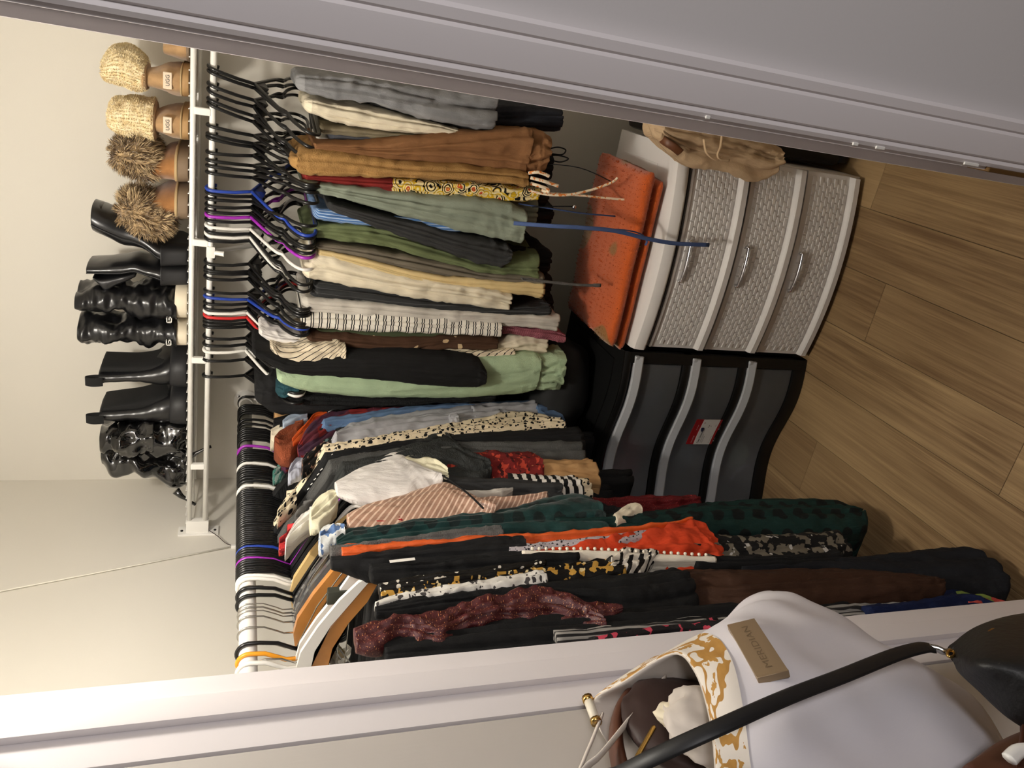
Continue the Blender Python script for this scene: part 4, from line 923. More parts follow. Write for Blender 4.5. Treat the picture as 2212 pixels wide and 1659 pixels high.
# ================================================================== garments
def garment(name, label, cat, mat, st, plane, pos=None, depth=None, amp=0.004, nf=5, top='fold', seed=1.0, hem=True, group=None, parent=None, sub=10, slantz=0.0, crease=1.0, groove=1.0):
    """Hanging garment. st: (x_px, y_lo, y_hi[, front offset]) read off the photograph on the garment's own front plane;
    the cloth then runs back along the hanger by `depth` with folds of its own."""
    ax = 1 if plane == 'rail' else 0
    if pos is None: pos = 1.85 if plane == 'rail' else -0.92
    if depth is None: depth = 0.26 if plane == 'rail' else 2*(pos-RX)
    sg = 1.0 if plane == 'rail' else -1.0          # direction the body runs, away from the viewer
    S = []
    for s in st:
        off = s[3] if len(s) > 3 else 0.0
        q = pos - sg*off
        a = px(s[0], s[1], ax, q); b = px(s[0], s[2], ax, q); lat = 0 if plane == 'rail' else 1
        S.append(((a[lat]+b[lat])/2, max(abs(a[lat]-b[lat])/2, 0.003), (a.z+b.z)/2, q, depth+off))
    for i in range(1, len(S)):
        if S[i][2] > S[i-1][2]-0.002: S[i] = (S[i][0], S[i][1], S[i-1][2]-0.002, S[i][3], S[i][4])
    R_ = catmull(S, sub)
    pre = []
    c0, w0, z0, q0, d0 = R_[0]
    if top == 'fold':
        for f in (0.15, 0.5, 0.8, 0.95): pre.append((c0, w0*math.sqrt(max(1-(1-f)**2, 0.02)), z0+min(w0, 0.02)*(1-f), q0+sg*0.02*(1-f), d0-0.04*(1-f)))
    elif top == 'shoulder':
        N = 9; half = abs(q0-RX)
        for k in range(N):
            f = k/N; e_ = f**0.9
            front = RX + (half*(0.10+0.90*e_) if sg < 0 else half*e_)
            pre.append((c0, 0.010*(1-f)+max(w0, 0.010)*f, z0+0.105*(1-f)**1.15, front, 2*abs(front-RX)))
    R_ = pre + R_
    n = 80; ring_def = []
    rgv = random.Random(seed*17+5); wmax = max(s[1] for s in R_); ng = 0 if wmax < 0.010 else (1 if wmax < 0.018 else (2 if wmax < 0.035 else 3))
    gr = [((-0.75+1.5*(i+rgv.uniform(0.25, 0.75))/max(ng, 1)), rgv.uniform(-0.35, 0.35), rgv.uniform(0.6, 1.0), rgv.uniform(0, 6)) for i in range(ng)]
    zt = R_[0][2]; zb = R_[-1][2]; rg = random.Random(seed*91+3); ph = [rg.uniform(0, 6.28) for _ in range(8)]; rings = []; uvs = []
    for (c, w_, z, q, d) in R_:
        if top == 'drape': d = d*min(1.0, 0.12+(zt-z)/0.34)
        tz = (zt-z)/max(zt-zb, 1e-4); capd = min(w_*1.1, d*0.45, 0.035)
        # stadium outline: front cap, side, back cap, side
        pts = []
        nc = 28
        for k in range(nc): t = -PI/2 + PI*k/(nc-1); pts.append((w_*math.sin(t), capd-capd*math.cos(t), math.sin(t), -math.cos(t)))
        ns = (n-2*nc)//2
        for k in range(1, ns+1): pts.append((w_, capd+(d-2*capd)*k/(ns+1), 1, 0))
        for k in range(nc): t = PI/2 - PI*k/(nc-1); pts.append((w_*math.sin(t), d-capd+capd*math.cos(t), math.sin(t), math.cos(t)))
        for k in range(1, ns+1): pts.append((-w_, d-capd-(d-2*capd)*k/(ns+1), -1, 0))
        ring = []; uvr = []; L = 0; prev = None
        for (a, b, na, nb) in pts:
            if prev: L += math.hypot(a-prev[0], b-prev[1])
            prev = (a, b)
            A = min(amp, w_*0.45)*(0.35+0.65*min(1, tz*1.6))
            fold = 0.55*math.sin((a/max(w_, 0.004))*nf*0.62+ph[0]+tz*1.4+ph[3]) + 0.45*math.sin(b*60+ph[1]+tz*2.2) + 0.35*math.sin((a/max(w_, .004))*nf*1.1+ph[2]-tz*1.7)
            cr = noise.fractal(Vector((a*16+seed*5, b*12, z*9+seed)), 0.9, 2.1, 3) + 0.8*noise.noise(Vector((a*34+z*22, b*30, z*26+seed*3)))
            rd = 1-abs(noise.noise(Vector((a*40+z*13+seed*2.3, b*22+seed, z*15-a*9))))*2.2
            rd2 = 1-abs(noise.noise(Vector((a*24-z*26+seed*1.3, b*14, z*20+seed*4))))*2.4
            dsp = A*(fold + crease*0.6*cr) + min(0.0045, w_*0.35)*crease*0.55*(max(rd, 0)**2 + max(rd2, 0)**2)*min(1, tz*6+0.3)
            if gr and groove and b < d*0.5:
                an = a/max(w_, 0.004)
                for g0, g1, ga, gp in gr:
                    dsp -= groove*ga*min(0.013, w_*0.55)*math.exp(-((an-g0-g1*(tz-0.5)-0.07*math.sin(tz*7+gp))/0.085)**2)*min(1, 0.35+tz*3)
            if hem and tz > 0.5 and z-zb < 0.022: dsp += 0.0012
            la = c + a + na*dsp; de = q + sg*(b + nb*dsp)
            zz = z + slantz*a/max(w_, 0.004)*0
            ring.append(Vector((la, de, zz)) if plane == 'rail' else Vector((de, la, zz))); uvr.append((L, z))
        rings.append(ring); uvs.append(uvr)
    if hem:
        last = rings[-1]; cc = sum(last, Vector())/len(last)
        rings.append([cc+(v-cc)*0.93+Vector((0, 0, 0.0015)) for v in last]); uvs.append(uvs[-1])
        rings.append([cc+(v-cc)*0.80+Vector((0, 0, 0.020)) for v in last]); uvs.append(uvs[-1])
    me = bpy.data.meshes.new(name); V = [v for r in rings for v in r]; k = len(rings[0]); Fc = []
    for i in range(len(rings)-1):
        for j in range(k): Fc.append((i*k+j, i*k+(j+1)%k, (i+1)*k+(j+1)%k, (i+1)*k+j))
    Fc.append(tuple(range(k-1, -1, -1))); Fc.append(tuple((len(rings)-1)*k+j for j in range(k)))
    if plane == 'rod': Fc = [f[::-1] for f in Fc]
    org = Vector((sum(v.x for v in V)/len(V), sum(v.y for v in V)/len(V), min(v.z for v in V)))
    if parent is not None: org = Vector(parent.location)
    me.from_pydata([tuple(v-org) for v in V], [], Fc)
    ul = me.uv_layers.new(name='UVMap'); flat = [t_ for r in uvs for t_ in r]; data = []
    for lp in me.loops: data += flat[lp.vertex_index]
    ul.data.foreach_set('uv', data)
    o = link(name, me, FB[mat] if isinstance(mat, str) else mat, parent, smooth=True)
    if parent is None:
        o.location = org; tag(o, label, cat, group)
    return o
def cord(parent, name, mat, pts, r, flat=1.0):
    """pts: (x, y, ax, value)"""
    P_ = [px(x, y, ax, v)-Vector(parent.location) for x, y, ax, v in pts]
    return tube_obj(name, mat, catmull([tuple(v) for v in P_], 5), r, 8, parent, flat)
# ------------------------------------------------------------------ trousers and tops under the shelf
T = 'trousers'
garment('dark_jeans', 'dark jeans hanging below the grey denim skirt by the door frame', T, 'ink_jeans', [(760,205,255),(1000,222,290),(1080,228,289),(1150,230,288),(1216,236,284)], 'rail', 1.93, seed=2)
garment('denim_skirt', 'faded grey denim skirt beside the door frame', 'skirt', 'grey_denim', [(658,158,202),(690,160,212),(740,164,220),(800,172,228),(860,178,246),(935,186,268),(1020,196,287),(1076,203,291)], 'rail', 1.845, seed=3, amp=0.009)
garment('cream_jeans', 'cream jeans between the grey denim and the brown joggers', T, 'cream', [(674,212,248),(700,216,258),(740,222,270),(800,230,283),(870,246,292),(950,266,295),(1000,284,297)], 'rail', 1.862, seed=4, amp=0.006)
garment('taupe_trousers', 'slim taupe trousers beside the cream jeans', T, 'taupe', [(700,272,291),(780,276,299),(860,284,303),(930,292,306),(1000,294,308)], 'rail', 1.885, seed=5)
garment('slate_trousers', 'thin slate grey trousers next to the taupe pair', T, 'slate', [(716,289,302),(830,297,311),(910,301,314),(990,300,314)], 'rail', 1.89, seed=6)
garment('white_trousers', 'white trousers glimpsed behind the brown joggers', T, 'white', [(688,297,306),(760,304,316),(830,308,320),(960,310,325)], 'rail', 1.91, seed=7)
j = garment('jogger_trousers', 'warm brown joggers with gathered ankle cuffs', T, 'brown', [(682,311,324),(720,311,329),(760,312,333),(840,308,347),(950,294,356),(1050,287,368),(1120,285,377),(1146,287,379)], 'rail', 1.842, seed=8, amp=0.007)
garment('ankle_cuff', None, None, 'brown', [(1146,291,374),(1158,289,373),(1176,295,370),(1190,300,366)], 'rail', 1.845, seed=9, amp=0.006, nf=11, top='none', parent=j)
m_ = garment('gauze_trousers', 'mustard crinkled drawstring trousers beside the brown joggers', T, 'mustard', [(641,338,368),(652,326,380),(680,322,386),(725,326,389),(800,338,392),(880,351,395),(1000,358,400),(1100,371,405),(1143,381,409)], 'rail', 1.822, seed=10, amp=0.008)
cm = NT('orange_fleck_cord'); _u = cm.obj(); cm.color(cm.mix(cm.math('GREATER_THAN', cm.noise(_u, 130, 1), 0.58), lin((236, 218, 190)), lin((222, 130, 60)))); cm.set(Roughness=0.9); cmat = cm.m
for pts in ([(1142,374,1,1.83),(1160,372,1,1.82),(1176,376,1,1.82),(1186,381,1,1.82)], [(1146,384,1,1.83),(1170,390,1,1.82),(1192,397,1,1.82),(1206,402,1,1.82)], [(1146,396,1,1.83),(1166,402,1,1.82),(1182,408,1,1.82),(1184,415,1,1.82),(1170,410,1,1.83)]): cord(m_, 'cord_end', cmat, pts, 0.0042)
cord(m_, 'drawstring', cmat, [(1146,412,1,1.86),(1180,420,1,1.85),(1225,421,1,1.84),(1275,411,1,1.84),(1320,395,1,1.84),(1334,384,1,1.84)], 0.0034)
cord(m_, 'drawstring', cmat, [(1150,416,1,1.88),(1240,421,1,1.87),(1310,428,1,1.87),(1386,434,1,1.86)], 0.0031)
garment('paisley_trousers', 'maroon and yellow paisley print trousers', T, 'paisley', [(662,379,396),(740,384,406),(850,390,418),(950,393,432),(1050,397,438),(1110,404,441),(1166,408,436)], 'rail', 1.862, seed=12, amp=0.005)
garment('sage_trousers', 'pale sage trouser leg hanging behind the sage joggers', T, 'sage', [(900,428,458),(1000,432,472),(1100,436,485),(1162,440,488)], 'rail', 1.90, seed=13)
s_g = garment('sage_joggers', 'sage green joggers slanting across the charcoal ones', T, 'sage', [(663,391,412),(700,396,421),(750,404,433),(850,417,460),(950,431,487),(1050,436,512),(1100,446,521),(1136,468,524)], 'rail', 1.846, seed=14, amp=0.007)
cord(s_g, 'drawstring', FB['black'], [(1150,447,1,1.86),(1200,446,1,1.86),(1236,446,1,1.86)], 0.0016)
bm = bmesh.new(); bmesh.ops.create_uvsphere(bm, u_segments=12, v_segments=8, radius=0.006); bmesh.ops.translate(bm, verts=bm.verts, vec=px(1240, 447, 1, 1.86)-Vector(s_g.location)); fin(bm, 'cord_stopper', M['chrome'], s_g, smooth=True)
ch = garment('charcoal_joggers', 'charcoal joggers slanting beside the sage pair', T, 'charcoal', [(716,438,456),(800,461,489),(900,480,527),(1000,508,562),(1060,520,579),(1092,532,582),(1106,543,566)], 'rail', 1.852, seed=15, amp=0.006)
bs = garment('blue_shirt', 'blue striped tie-strap top between charcoal trousers', 'top', 'blue', [(688,454,476),(760,461,484),(900,476,494),(1050,486,500)], 'rail', 1.868, seed=16)
cord(bs, 'strap', FB['blue_strap'], [(1110,482,1,1.80),(1190,488,1,1.74),(1260,492,1,1.72),(1330,499,1,1.715),(1400,516,1,1.712),(1460,526,1,1.712),(1532,529,1,1.712)], 0.0052, 0.35)
cord(bs, 'strap', FB['blue_strap'], [(1110,484,1,1.80),(1200,490,1,1.76),(1280,494,1,1.74),(1350,497,1,1.735),(1385,506,1,1.73),(1397,520,1,1.73),(1394,530,1,1.73)], 0.0050, 0.35)
cord(bs, 'strap', FB['blue_strap'], [(1120,440,1,1.88),(1200,452,1,1.86),(1260,461,1,1.86),(1328,467,1,1.86)], 0.0050, 0.4)
garment('black_trousers', 'black trousers in the gap between charcoal and olive pairs', T, 'black', [(690,478,512),(800,486,545),(950,520,570),(1100,540,600),(1190,545,600)], 'rail', 1.92, seed=17)
garment('olive_trousers', 'olive green trousers fanning out under the purple hanger', T, 'olive', [(660,500,510),(700,482,521),(780,483,534),(850,496,547),(950,524,577),(1050,556,598),(1120,560,610),(1166,556,619)], 'rail', 1.87, seed=18, amp=0.008)
garment('taupe_chinos', 'grey taupe chinos beside the olive trousers', T, 'taupe2', [(690,526,544),(780,537,564),(880,555,590),(980,575,611),(1080,592,620),(1176,597,625)], 'rail', 1.866, seed=19, amp=0.003)
garment('straw_trousers', 'straw yellow frayed trousers edging the cream pair', T, 'straw', [(690,541,551),(780,561,574),(880,587,601),(980,605,620),(1080,612,631),(1176,616,647)], 'rail', 1.858, seed=20, amp=0.004)
garment('cream_trousers', 'cream wide-leg trousers in the middle of the row', T, 'cream_trouser', [(668,574,602),(700,553,611),(780,574,624),(880,597,642),(980,610,658),(1050,619,670),(1106,631,684)], 'rail', 1.848, seed=21, amp=0.008)
garment('charcoal_slacks', 'charcoal pinstriped slacks beside the cream wide-leg trousers', T, 'charcoal2', [(686,611,650),(780,620,660),(900,640,674),(1000,654,681),(1100,664,684),(1190,660,684)], 'rail', 1.862, seed=22, amp=0.005)
garment('heather_joggers', 'pale heather grey joggers beside the charcoal slacks', T, 'heather', [(664,648,674),(760,655,681),(850,660,691),(950,671,700),(1050,677,704),(1150,684,710),(1207,688,715)], 'rail', 1.853, seed=23, amp=0.005)
garment('striped_dress', 'white dress with double black stripes', 'dress', 'bw_stripe', [(660,686,706),(690,680,714),(780,680,721),(850,682,721),(950,692,722),(1040,699,723),(1085,703,723)], 'rail', 1.843, seed=24, amp=0.004)
garment('pink_sweater', 'dusty pink chunky knit hanging below the striped dress', 'sweater', 'pink_knit', [(960,694,716),(1083,699,720),(1150,708,730),(1200,714,740),(1221,723,740)], 'rail', 1.866, seed=25, amp=0.005)
garment('moss_shirt', 'moss green shirt edge beside the striped dress', 'shirt', 'moss', [(690,712,730),(810,716,735),(900,719,736),(1072,721,734)], 'rail', 1.878, seed=26)
garment('floral_blouse', 'dark brown blouse with small cream flowers', 'blouse', 'brown_floral', [(672,722,744),(720,725,752),(760,727,760),(830,733,768),(890,732,766),(950,729,755),(1040,731,755),(1077,736,753)], 'rail', 1.858, seed=27, amp=0.007)
garment('cream_skirt', 'cream skirt with a flared hem below the brown blouse', 'skirt', 'cream', [(950,752,770),(1040,745,772),(1100,735,774),(1140,724,777),(1182,734,778)], 'rail', 1.872, seed=28, amp=0.006)
sd = garment('zebra_shirt', 'cream shirt with fine black wavy stripes', 'shirt', 'cream_stripe', [(650,760,790),(800,757,785),(870,755,780),(960,757,782),(1060,756,783),(1112,754,775)], 'rail', 1.864, seed=29, amp=0.005)
garment('rolled_sleeve', None, None, 'cream_stripe', [(590,750,762),(606,752,786),(640,750,797),(690,750,796),(725,751,788),(748,757,776)], 'rail', 1.815, depth=0.10, seed=30, amp=0.010, parent=sd)
garment('knit_sweater', 'cream knitted top crumpled beneath the hangers left of the red one', 'top', 'white_knit', [(566,716,730),(585,718,744),(615,722,752),(650,728,756)], 'rail', 1.86, depth=0.12, seed=31, amp=0.008)
garment('black_blouse', 'black crinkled blouse whose sleeve covers the mint sweater', 'blouse', 'black', [(552,758,772),(575,762,785),(600,768,803),(640,780,815),(740,771,824),(840,769,832),(920,773,842),(1000,781,846),(1036,788,844),(1052,806,834)], 'rail', 1.80, depth=0.16, seed=32, amp=0.004, groove=0.4, crease=0.6)
mt = garment('mint_sweater', 'mint green quilted sweater with a ribbed cuff', 'sweater', 'mint', [(608,812,830),(622,806,838),(650,800,849),(700,795,858),(800,795,866),(900,795,867),(1000,784,866),(1080,778,862),(1140,774,857),(1166,779,851)], 'rail', 1.832, depth=0.20, seed=33, amp=0.004, groove=0.25, crease=0.6)
garment('cuff', None, None, 'mint', [(1164,779,850),(1178,777,850),(1205,775,849),(1221,775,847)], 'rail', 1.836, depth=0.12, seed=34, amp=0.003, top='none', parent=mt)
garment('fleece_jacket', 'black fleece jacket behind the mint sweater', 'jacket', 'black_fleece', [(630,838,876),(660,842,884),(740,848,886),(850,852,884),(960,850,874),(1070,848,868)], 'rail', 1.865, depth=0.3, seed=35, amp=0.005)
garment('hooded_jacket', 'black jacket bunched at the corner hanger', 'jacket', 'black2', [(566,832,882),(590,824,896),(620,820,902),(660,822,900),(800,830,880)], 'rail', 1.88, depth=0.3, seed=36, amp=0.008)
garment('teal_fleece', 'teal fluffy fleece collar beside the mint sweater', 'fleece', 'teal_fleece', [(611,832,862),(630,832,858),(646,836,850)], 'rail', 1.85, depth=0.1, seed=37, amp=0.006)
# dark trousers filling the row behind the ones in front
for k, (a, b, xb) in enumerate(((330,372,1195),(400,432,1185),(440,470,1195),(600,640,1190),(640,668,1195),(735,770,1190),(780,815,1195))):
    garment('dark_trousers', '%s half-hidden dark trousers from the door frame behind the front row' % ordinal(k+1), T, 'black2', [(700,a,b),(900,a+8,b+16),(xb,a+4,b+20)], 'rail', 1.97, depth=0.22, seed=40+k, group='dark trousers behind the front row')
for k, pts in enumerate(([(1185,322,1,1.9),(1205,318,1,1.88),(1222,324,1,1.88),(1214,334,1,1.88),(1190,332,1,1.9)], [(1185,336,1,1.9),(1208,336,1,1.88),(1228,343,1,1.88),(1210,350,1,1.88),(1188,345,1,1.9)])): cord(j, 'cord_loop', FB['black'], pts, 0.0018)
cord(ch, 'drawstring', FB['black'], [(1150,352,1,1.87),(1250,362,1,1.85),(1320,392,1,1.84)], 0.0012)
hz_ = garment('grey_tie', 'thin grey hanging ties below the cream trousers', 'strap', 'grey_knit', [(1130,600,606),(1240,613,618),(1298,615,620)], 'rail', 1.80, depth=0.006, seed=60, amp=0.0005)

# beige trousers slung over the right of the white drawers
kt = garment('beige_trousers', 'beige belted trousers slung over the white drawers by the door frame', T, 'khaki', [(1436,258,302),(1456,262,322),(1490,262,346),(1530,270,362),(1575,280,366),(1615,290,376),(1650,300,392),(1672,312,390),(1694,322,372)], 'rail', 1.700, depth=0.10, seed=61, amp=0.009, nf=8, crease=0.7)
slab('folded_waist', FB['khaki'], -0.150, 0.05, 1.712, 1.80, 0.609, 0.632, 5.5, kt, Vector(kt.location), 0.008)
cord(kt, 'belt', plain('brown_belt', (96, 56, 30), 0.5), [(1428,300,1,1.72),(1440,308,1,1.70),(1456,318,1,1.69),(1470,330,1,1.69)], 0.010, 0.3)
cord(kt, 'belt_loop', FB['khaki'], [(1520,300,1,1.685),(1526,330,1,1.680),(1545,345,1,1.680),(1560,338,1,1.684)], 0.004, 0.5)
cord(kt, 'pocket_seam', FB['khaki'], [(1560,290,1,1.69),(1556,318,1,1.682),(1550,334,1,1.680),(1556,344,1,1.68),(1575,346,1,1.682)], 0.003)

# ------------------------------------------------------------------ garments on the left rod, far to near
def rg_(name, label, cat, mat, st, pos=-0.92, keep=False, **k):
    if pos > -0.92 and not keep: pos = -0.92+(pos+0.92)*0.35
    if k.get('top') == 'drape' and 'depth' not in k: k['depth'] = 0.17
    return garment(name, label, cat, mat, st, 'rod', pos, **k)
rg_('tan_jacket', 'tan jacket shoulder near the corner of the rod', 'jacket', 'tan', [(594,866,892),(606,860,896),(640,862,894),(760,868,890)], -0.98, top='none', depth=0.08, seed=70)
rg_('purple_tee', 'black tee with a purple edge by the corner', 'shirt', 'black', [(592,896,916),(612,888,918),(640,884,910),(760,880,900)], -0.97, top='none', depth=0.08, seed=71)
rg_('ribbed_tee', 'cream ribbed top in the far rod cluster', 'top', 'cream', [(586,922,936),(610,905,936),(640,893,920),(700,890,905)], -0.98, top='none', seed=72, depth=0.06)
rg_('denim_shirt', 'pale denim shirt collar in the far rod cluster', 'shirt', 'pale_blue', [(612,900,926),(640,886,914),(664,884,902)], -0.96, top='none', seed=73, depth=0.05, amp=0.008)
rg_('rust_fleece', 'rust brown fluffy fleece in the far rod cluster', 'fleece', 'rust', [(594,932,952),(606,918,970),(625,910,968),(645,906,945),(656,905,922)], -0.95, top='none', seed=74, depth=0.06, amp=0.009)
rg_('orange_cardigan', 'orange cardigan edge beside the plaid shirt', 'cardigan', 'orange', [(632,944,960),(650,922,946),(670,900,925),(690,885,905),(760,880,893)], -0.95, top='drape', seed=75, depth=0.1)
rg_('plaid_shirt', 'red and navy plaid flannel shirt', 'shirt', 'plaid', [(644,960,976),(664,924,972),(690,895,955),(720,882,930),(760,879,912),(838,878,893),(960,868,880)], -0.935, top='drape', seed=76, depth=0.16, amp=0.006)
dn = rg_('denim_jacket', 'blue denim jacket with a visible cuff', 'jacket', 'denim', [(700,900,920),(740,892,914),(800,885,906),(860,876,895),(960,868,884),(1060,860,884),(1157,851,888)], -0.925, top='shoulder', seed=77, amp=0.004)
garment('cuff', None, None, 'denim', [(1156,852,889),(1170,850,891),(1200,850,888),(1217,853,884)], 'rod', -0.9173, depth=0.12, seed=78, amp=0.003, top='none', parent=dn)
rg_('black_tee', 'black tee beside the grey sweatshirt', 'shirt', 'black2', [(690,918,935),(740,905,935),(820,895,915)], -0.94, top='shoulder', seed=79)
gs = rg_('grey_sweatshirt', 'light grey sweatshirt with a folded sleeve', 'sweatshirt', 'grey_sweat', [(726,930,942),(760,905,938),(800,893,934),(836,885,928),(900,879,918),(980,870,908),(1040,862,900),(1080,872,892)], -0.912, top='shoulder', seed=80, amp=0.006)
garment('sleeve', None, None, 'grey_sweat', [(1020,860,898),(1060,860,892),(1110,862,886),(1157,854,884)], 'rod', -0.9183, depth=0.12, seed=81, amp=0.006, top='none', parent=gs)
garment('label_tab', None, None, 'grey_sweat', [(972,894,906),(990,892,905)], 'rod', -0.9152, depth=0.02, seed=82, amp=0.0005, top='none', parent=gs)
rg_('floral_tank', 'dark floral top peeking beside the black collar', 'top', 'floral_dark', [(654,985,1004),(676,950,990),(700,940,966),(740,938,960)], -0.94, top='none', seed=83, depth=0.05, amp=0.006)
rg_('dalmatian_shirt', 'cream shirt with black dalmatian spots', 'shirt', 'dalmatian', [(700,955,975),(740,948,970),(800,938,960),(860,925,951),(930,914,942),(990,903,936),(1060,890,932),(1120,879,924),(1170,884,918),(1218,897,915)], -0.908, top='shoulder', seed=84, amp=0.006)
rg_('stitched_tee', 'black shirt with white whip-stitched shoulder', 'shirt', 'black2', [(702,973,987),(780,962,976),(860,948,962),(1000,930,954),(1120,922,950),(1256,914,947)], -0.915, top='shoulder', seed=85)
tee = bpy.context.scene.objects['stitched_tee']
for k in range(9):
    f = k/8; cord(tee, 'white_stitch', FB['white'], [(664+f*56, 1058-f*84, 0, -0.985+0.07*f), (668+f*58, 1054-f*84, 0, -0.98+0.07*f)], 0.0012)
rg_('heather_sweater', 'heather charcoal sweater with a ribbed hem', 'sweater', 'heather_dark', [(712,985,1006),(780,972,995),(860,962,985),(1000,948,972),(1120,946,976),(1200,947,975),(1259,949,973)], -0.918, top='shoulder', seed=86, amp=0.004)
rg_('gauze_shirt', 'dark grey crinkled gauze shirt with a wide sleeve', 'shirt', 'gauze', [(740,990,1016),(800,980,1012),(860,962,1008),(920,935,1012),(975,910,1022),(1000,934,1026),(1030,958,1018),(1060,986,1004)], -0.895, top='shoulder', seed=87, amp=0.006)
rg_('white_tee', 'white tee with a wide short sleeve', 'shirt', 'white_knit', [(726,1036,1062),(770,1008,1066),(820,980,1064),(866,957,1064),(890,968,1052),(920,992,1042),(955,1020,1030)], -0.870, top='drape', seed=88, amp=0.003, crease=0.5, groove=0.3)
rg_('ivory_tee', 'ivory tee sleeve behind the white tee', 'shirt', 'ivory', [(860,975,1020),(905,972,1018),(940,973,1024),(960,995,1026),(968,1010,1024)], -0.888, top='none', depth=0.15, seed=89, amp=0.004)
rg_('red_blouse', 'dark red patterned blouse sleeve', 'blouse', 'red_print', [(960,965,1020),(1034,957,1021),(1100,955,1019),(1155,962,1016),(1169,982,1010)], -0.925, top='none', depth=0.2, seed=90, amp=0.008)
rg_('tan_shirt', 'tan shirt sleeve hanging below the red blouse', 'shirt', 'tan', [(1100,972,1018),(1168,977,1020),(1240,976,1020),(1284,974,1019)], -0.932, top='none', depth=0.2, seed=91, amp=0.005)
rg_('bold_stripe_tee', 'black and white bold striped top hem', 'top', 'bw_bold', [(1100,1012,1040),(1166,1012,1052),(1220,1014,1056),(1252,1018,1056)], -0.935, top='none', depth=0.2, seed=92)
rg_('speckled_tee', 'white top with black flecks below the striped top', 'top', 'dalmatian', [(1200,1022,1056),(1250,1022,1057),(1273,1020,1056)], -0.945, top='none', depth=0.2, seed=93)
rg_('charcoal_cardigan', 'charcoal crinkled cardigan below the gauze shirt', 'cardigan', 'charcoal', [(900,1012,1050),(1000,1018,1056),(1100,1018,1060),(1180,1026,1062),(1212,1030,1060)], -0.922, top='none', depth=0.25, seed=94, amp=0.006)
rg_('stone_tee', 'thin stone grey top edge under the satin shirt', 'top', 'heather', [(900,1052,1078),(1036,1052,1070),(1080,1050,1064),(1108,1050,1056)], -0.915, top='none', depth=0.15, seed=95)
rg_('satin_shirt', 'lower edge of a striped satin garment behind the dark green velvet', 'shirt', 'satin', [(960,1080,1110),(1050,1064,1096),(1120,1062,1088),(1182,1062,1070)], -0.90, top='none', depth=0.2, seed=96)
sa = rg_('satin_pajama', 'rose satin pajama shirt with pale stripes and black piping', 'shirt', 'satin', [(752,1104,1132),(790,1082,1130),(832,1066,1126),(900,1044,1117),(960,1026,1108),(985,1028,1103),(1020,1050,1100),(1052,1074,1098),(1070,1088,1096)], -0.858, top='drape', seed=97, amp=0.004, groove=0.3, crease=0.5)
cord(sa, 'piping', FB['black'], [(956,1027,0,-0.8949),(985,1046,0,-0.8939),(1015,1070,0,-0.8939),(1044,1098,0,-0.8956)], 0.0022)
rg_('red_floral_scarf', 'red and white floral edge above the dark green velvet', 'scarf', 'red_paisley', [(800,1118,1136),(840,1112,1132),(880,1114,1126)], -0.895, top='none', depth=0.1, seed=98)
gv = rg_('velvet_robe', 'dark green velvet shirt with devore spots and a plaid cuff', 'shirt', 'green_velvet', [(728,1158,1180),(760,1130,1176),(800,1128,1166),(860,1120,1154),(960,1106,1142),(1080,1092,1134),(1180,1068,1132),(1250,1053,1131),(1282,1055,1130),(1300,1066,1130)], -0.878, top='drape', seed=99, amp=0.006)
rg_('sheer_blouse', 'black sheer blouse with a cream cuff below the velvet shirt', 'blouse', 'black', [(1240,1066,1124),(1300,1072,1126),(1340,1088,1122),(1362,1096,1116)], -0.905, top='none', depth=0.15, seed=100)
rg_('cream_shirt', 'cream satin cuff sticking out under the dark green velvet', 'shirt', 'cream', [(1330,1106,1122),(1356,1092,1110),(1378,1086,1104),(1385,1090,1102)], -0.885, top='none', depth=0.05, seed=101, amp=0.003)
rg_('red_glitter_dress', 'dark red glitter dress in front of the black drawers', 'dress', 'red_glitter', [(1240,1066,1096),(1330,1062,1094),(1400,1058,1092),(1470,1058,1086),(1510,1066,1080)], -0.94, top='none', depth=0.25, seed=102, amp=0.005)
rg_('polka_dress', 'long dark green dress with black dots reaching near the floor', 'dress', 'green_dot', [(1200,1106,1132),(1330,1098,1132),(1450,1084,1133),(1550,1068,1133),(1650,1062,1133),(1750,1060,1132),(1830,1064,1127),(1852,1072,1120),(1864,1086,1106)], -0.905, top='none', depth=0.35, seed=103, amp=0.006)
rg_('grey_cardigan', 'grey knitted sleeve between velvet and orange satin', 'cardigan', 'grey_knit', [(714,1172,1192),(780,1166,1184),(860,1156,1172),(960,1140,1162),(1040,1132,1154),(1084,1130,1150)], -0.868, top='drape', seed=104)
rg_('orange_blouse', 'orange satin blouse behind the black sleeve', 'blouse', 'orange', [(738,1172,1200),(780,1166,1198),(860,1164,1186),(960,1158,1180),(1060,1148,1174),(1140,1142,1171),(1250,1136,1162),(1340,1130,1153),(1430,1122,1142),(1495,1112,1128)], -0.872, top='drape', seed=105, amp=0.005)
rg_('speckled_shirt', 'pale lavender shirt with black flecks', 'shirt', 'speckle', [(1100,1172,1192),(1140,1171,1190),(1240,1160,1180),(1340,1149,1169),(1400,1143,1155)], -0.866, top='none', depth=0.25, seed=106)
rg_('orange_dress', 'orange-red crinkled cotton dress hem', 'dress', 'orange_crinkle', [(1160,1186,1196),(1230,1176,1194),(1300,1164,1196),(1360,1152,1198),(1430,1140,1199),(1500,1125,1200),(1532,1122,1199),(1546,1128,1194)], -0.862, top='none', depth=0.3, seed=107, amp=0.011, nf=7, crease=1.8)
bl = rg_('black_cape', 'black smooth sleeve covering the orange satin blouse', 'jacket', 'black2', [(716,1196,1216),(760,1190,1214),(860,1174,1208),(1000,1155,1199),(1100,1146,1194),(1130,1143,1191),(1138,1150,1186)], -0.848, top='drape', seed=108, amp=0.005)
tg_a = px(842, 1213, 0, -0.888); tg_b = px(896, 1207, 0, -0.884)
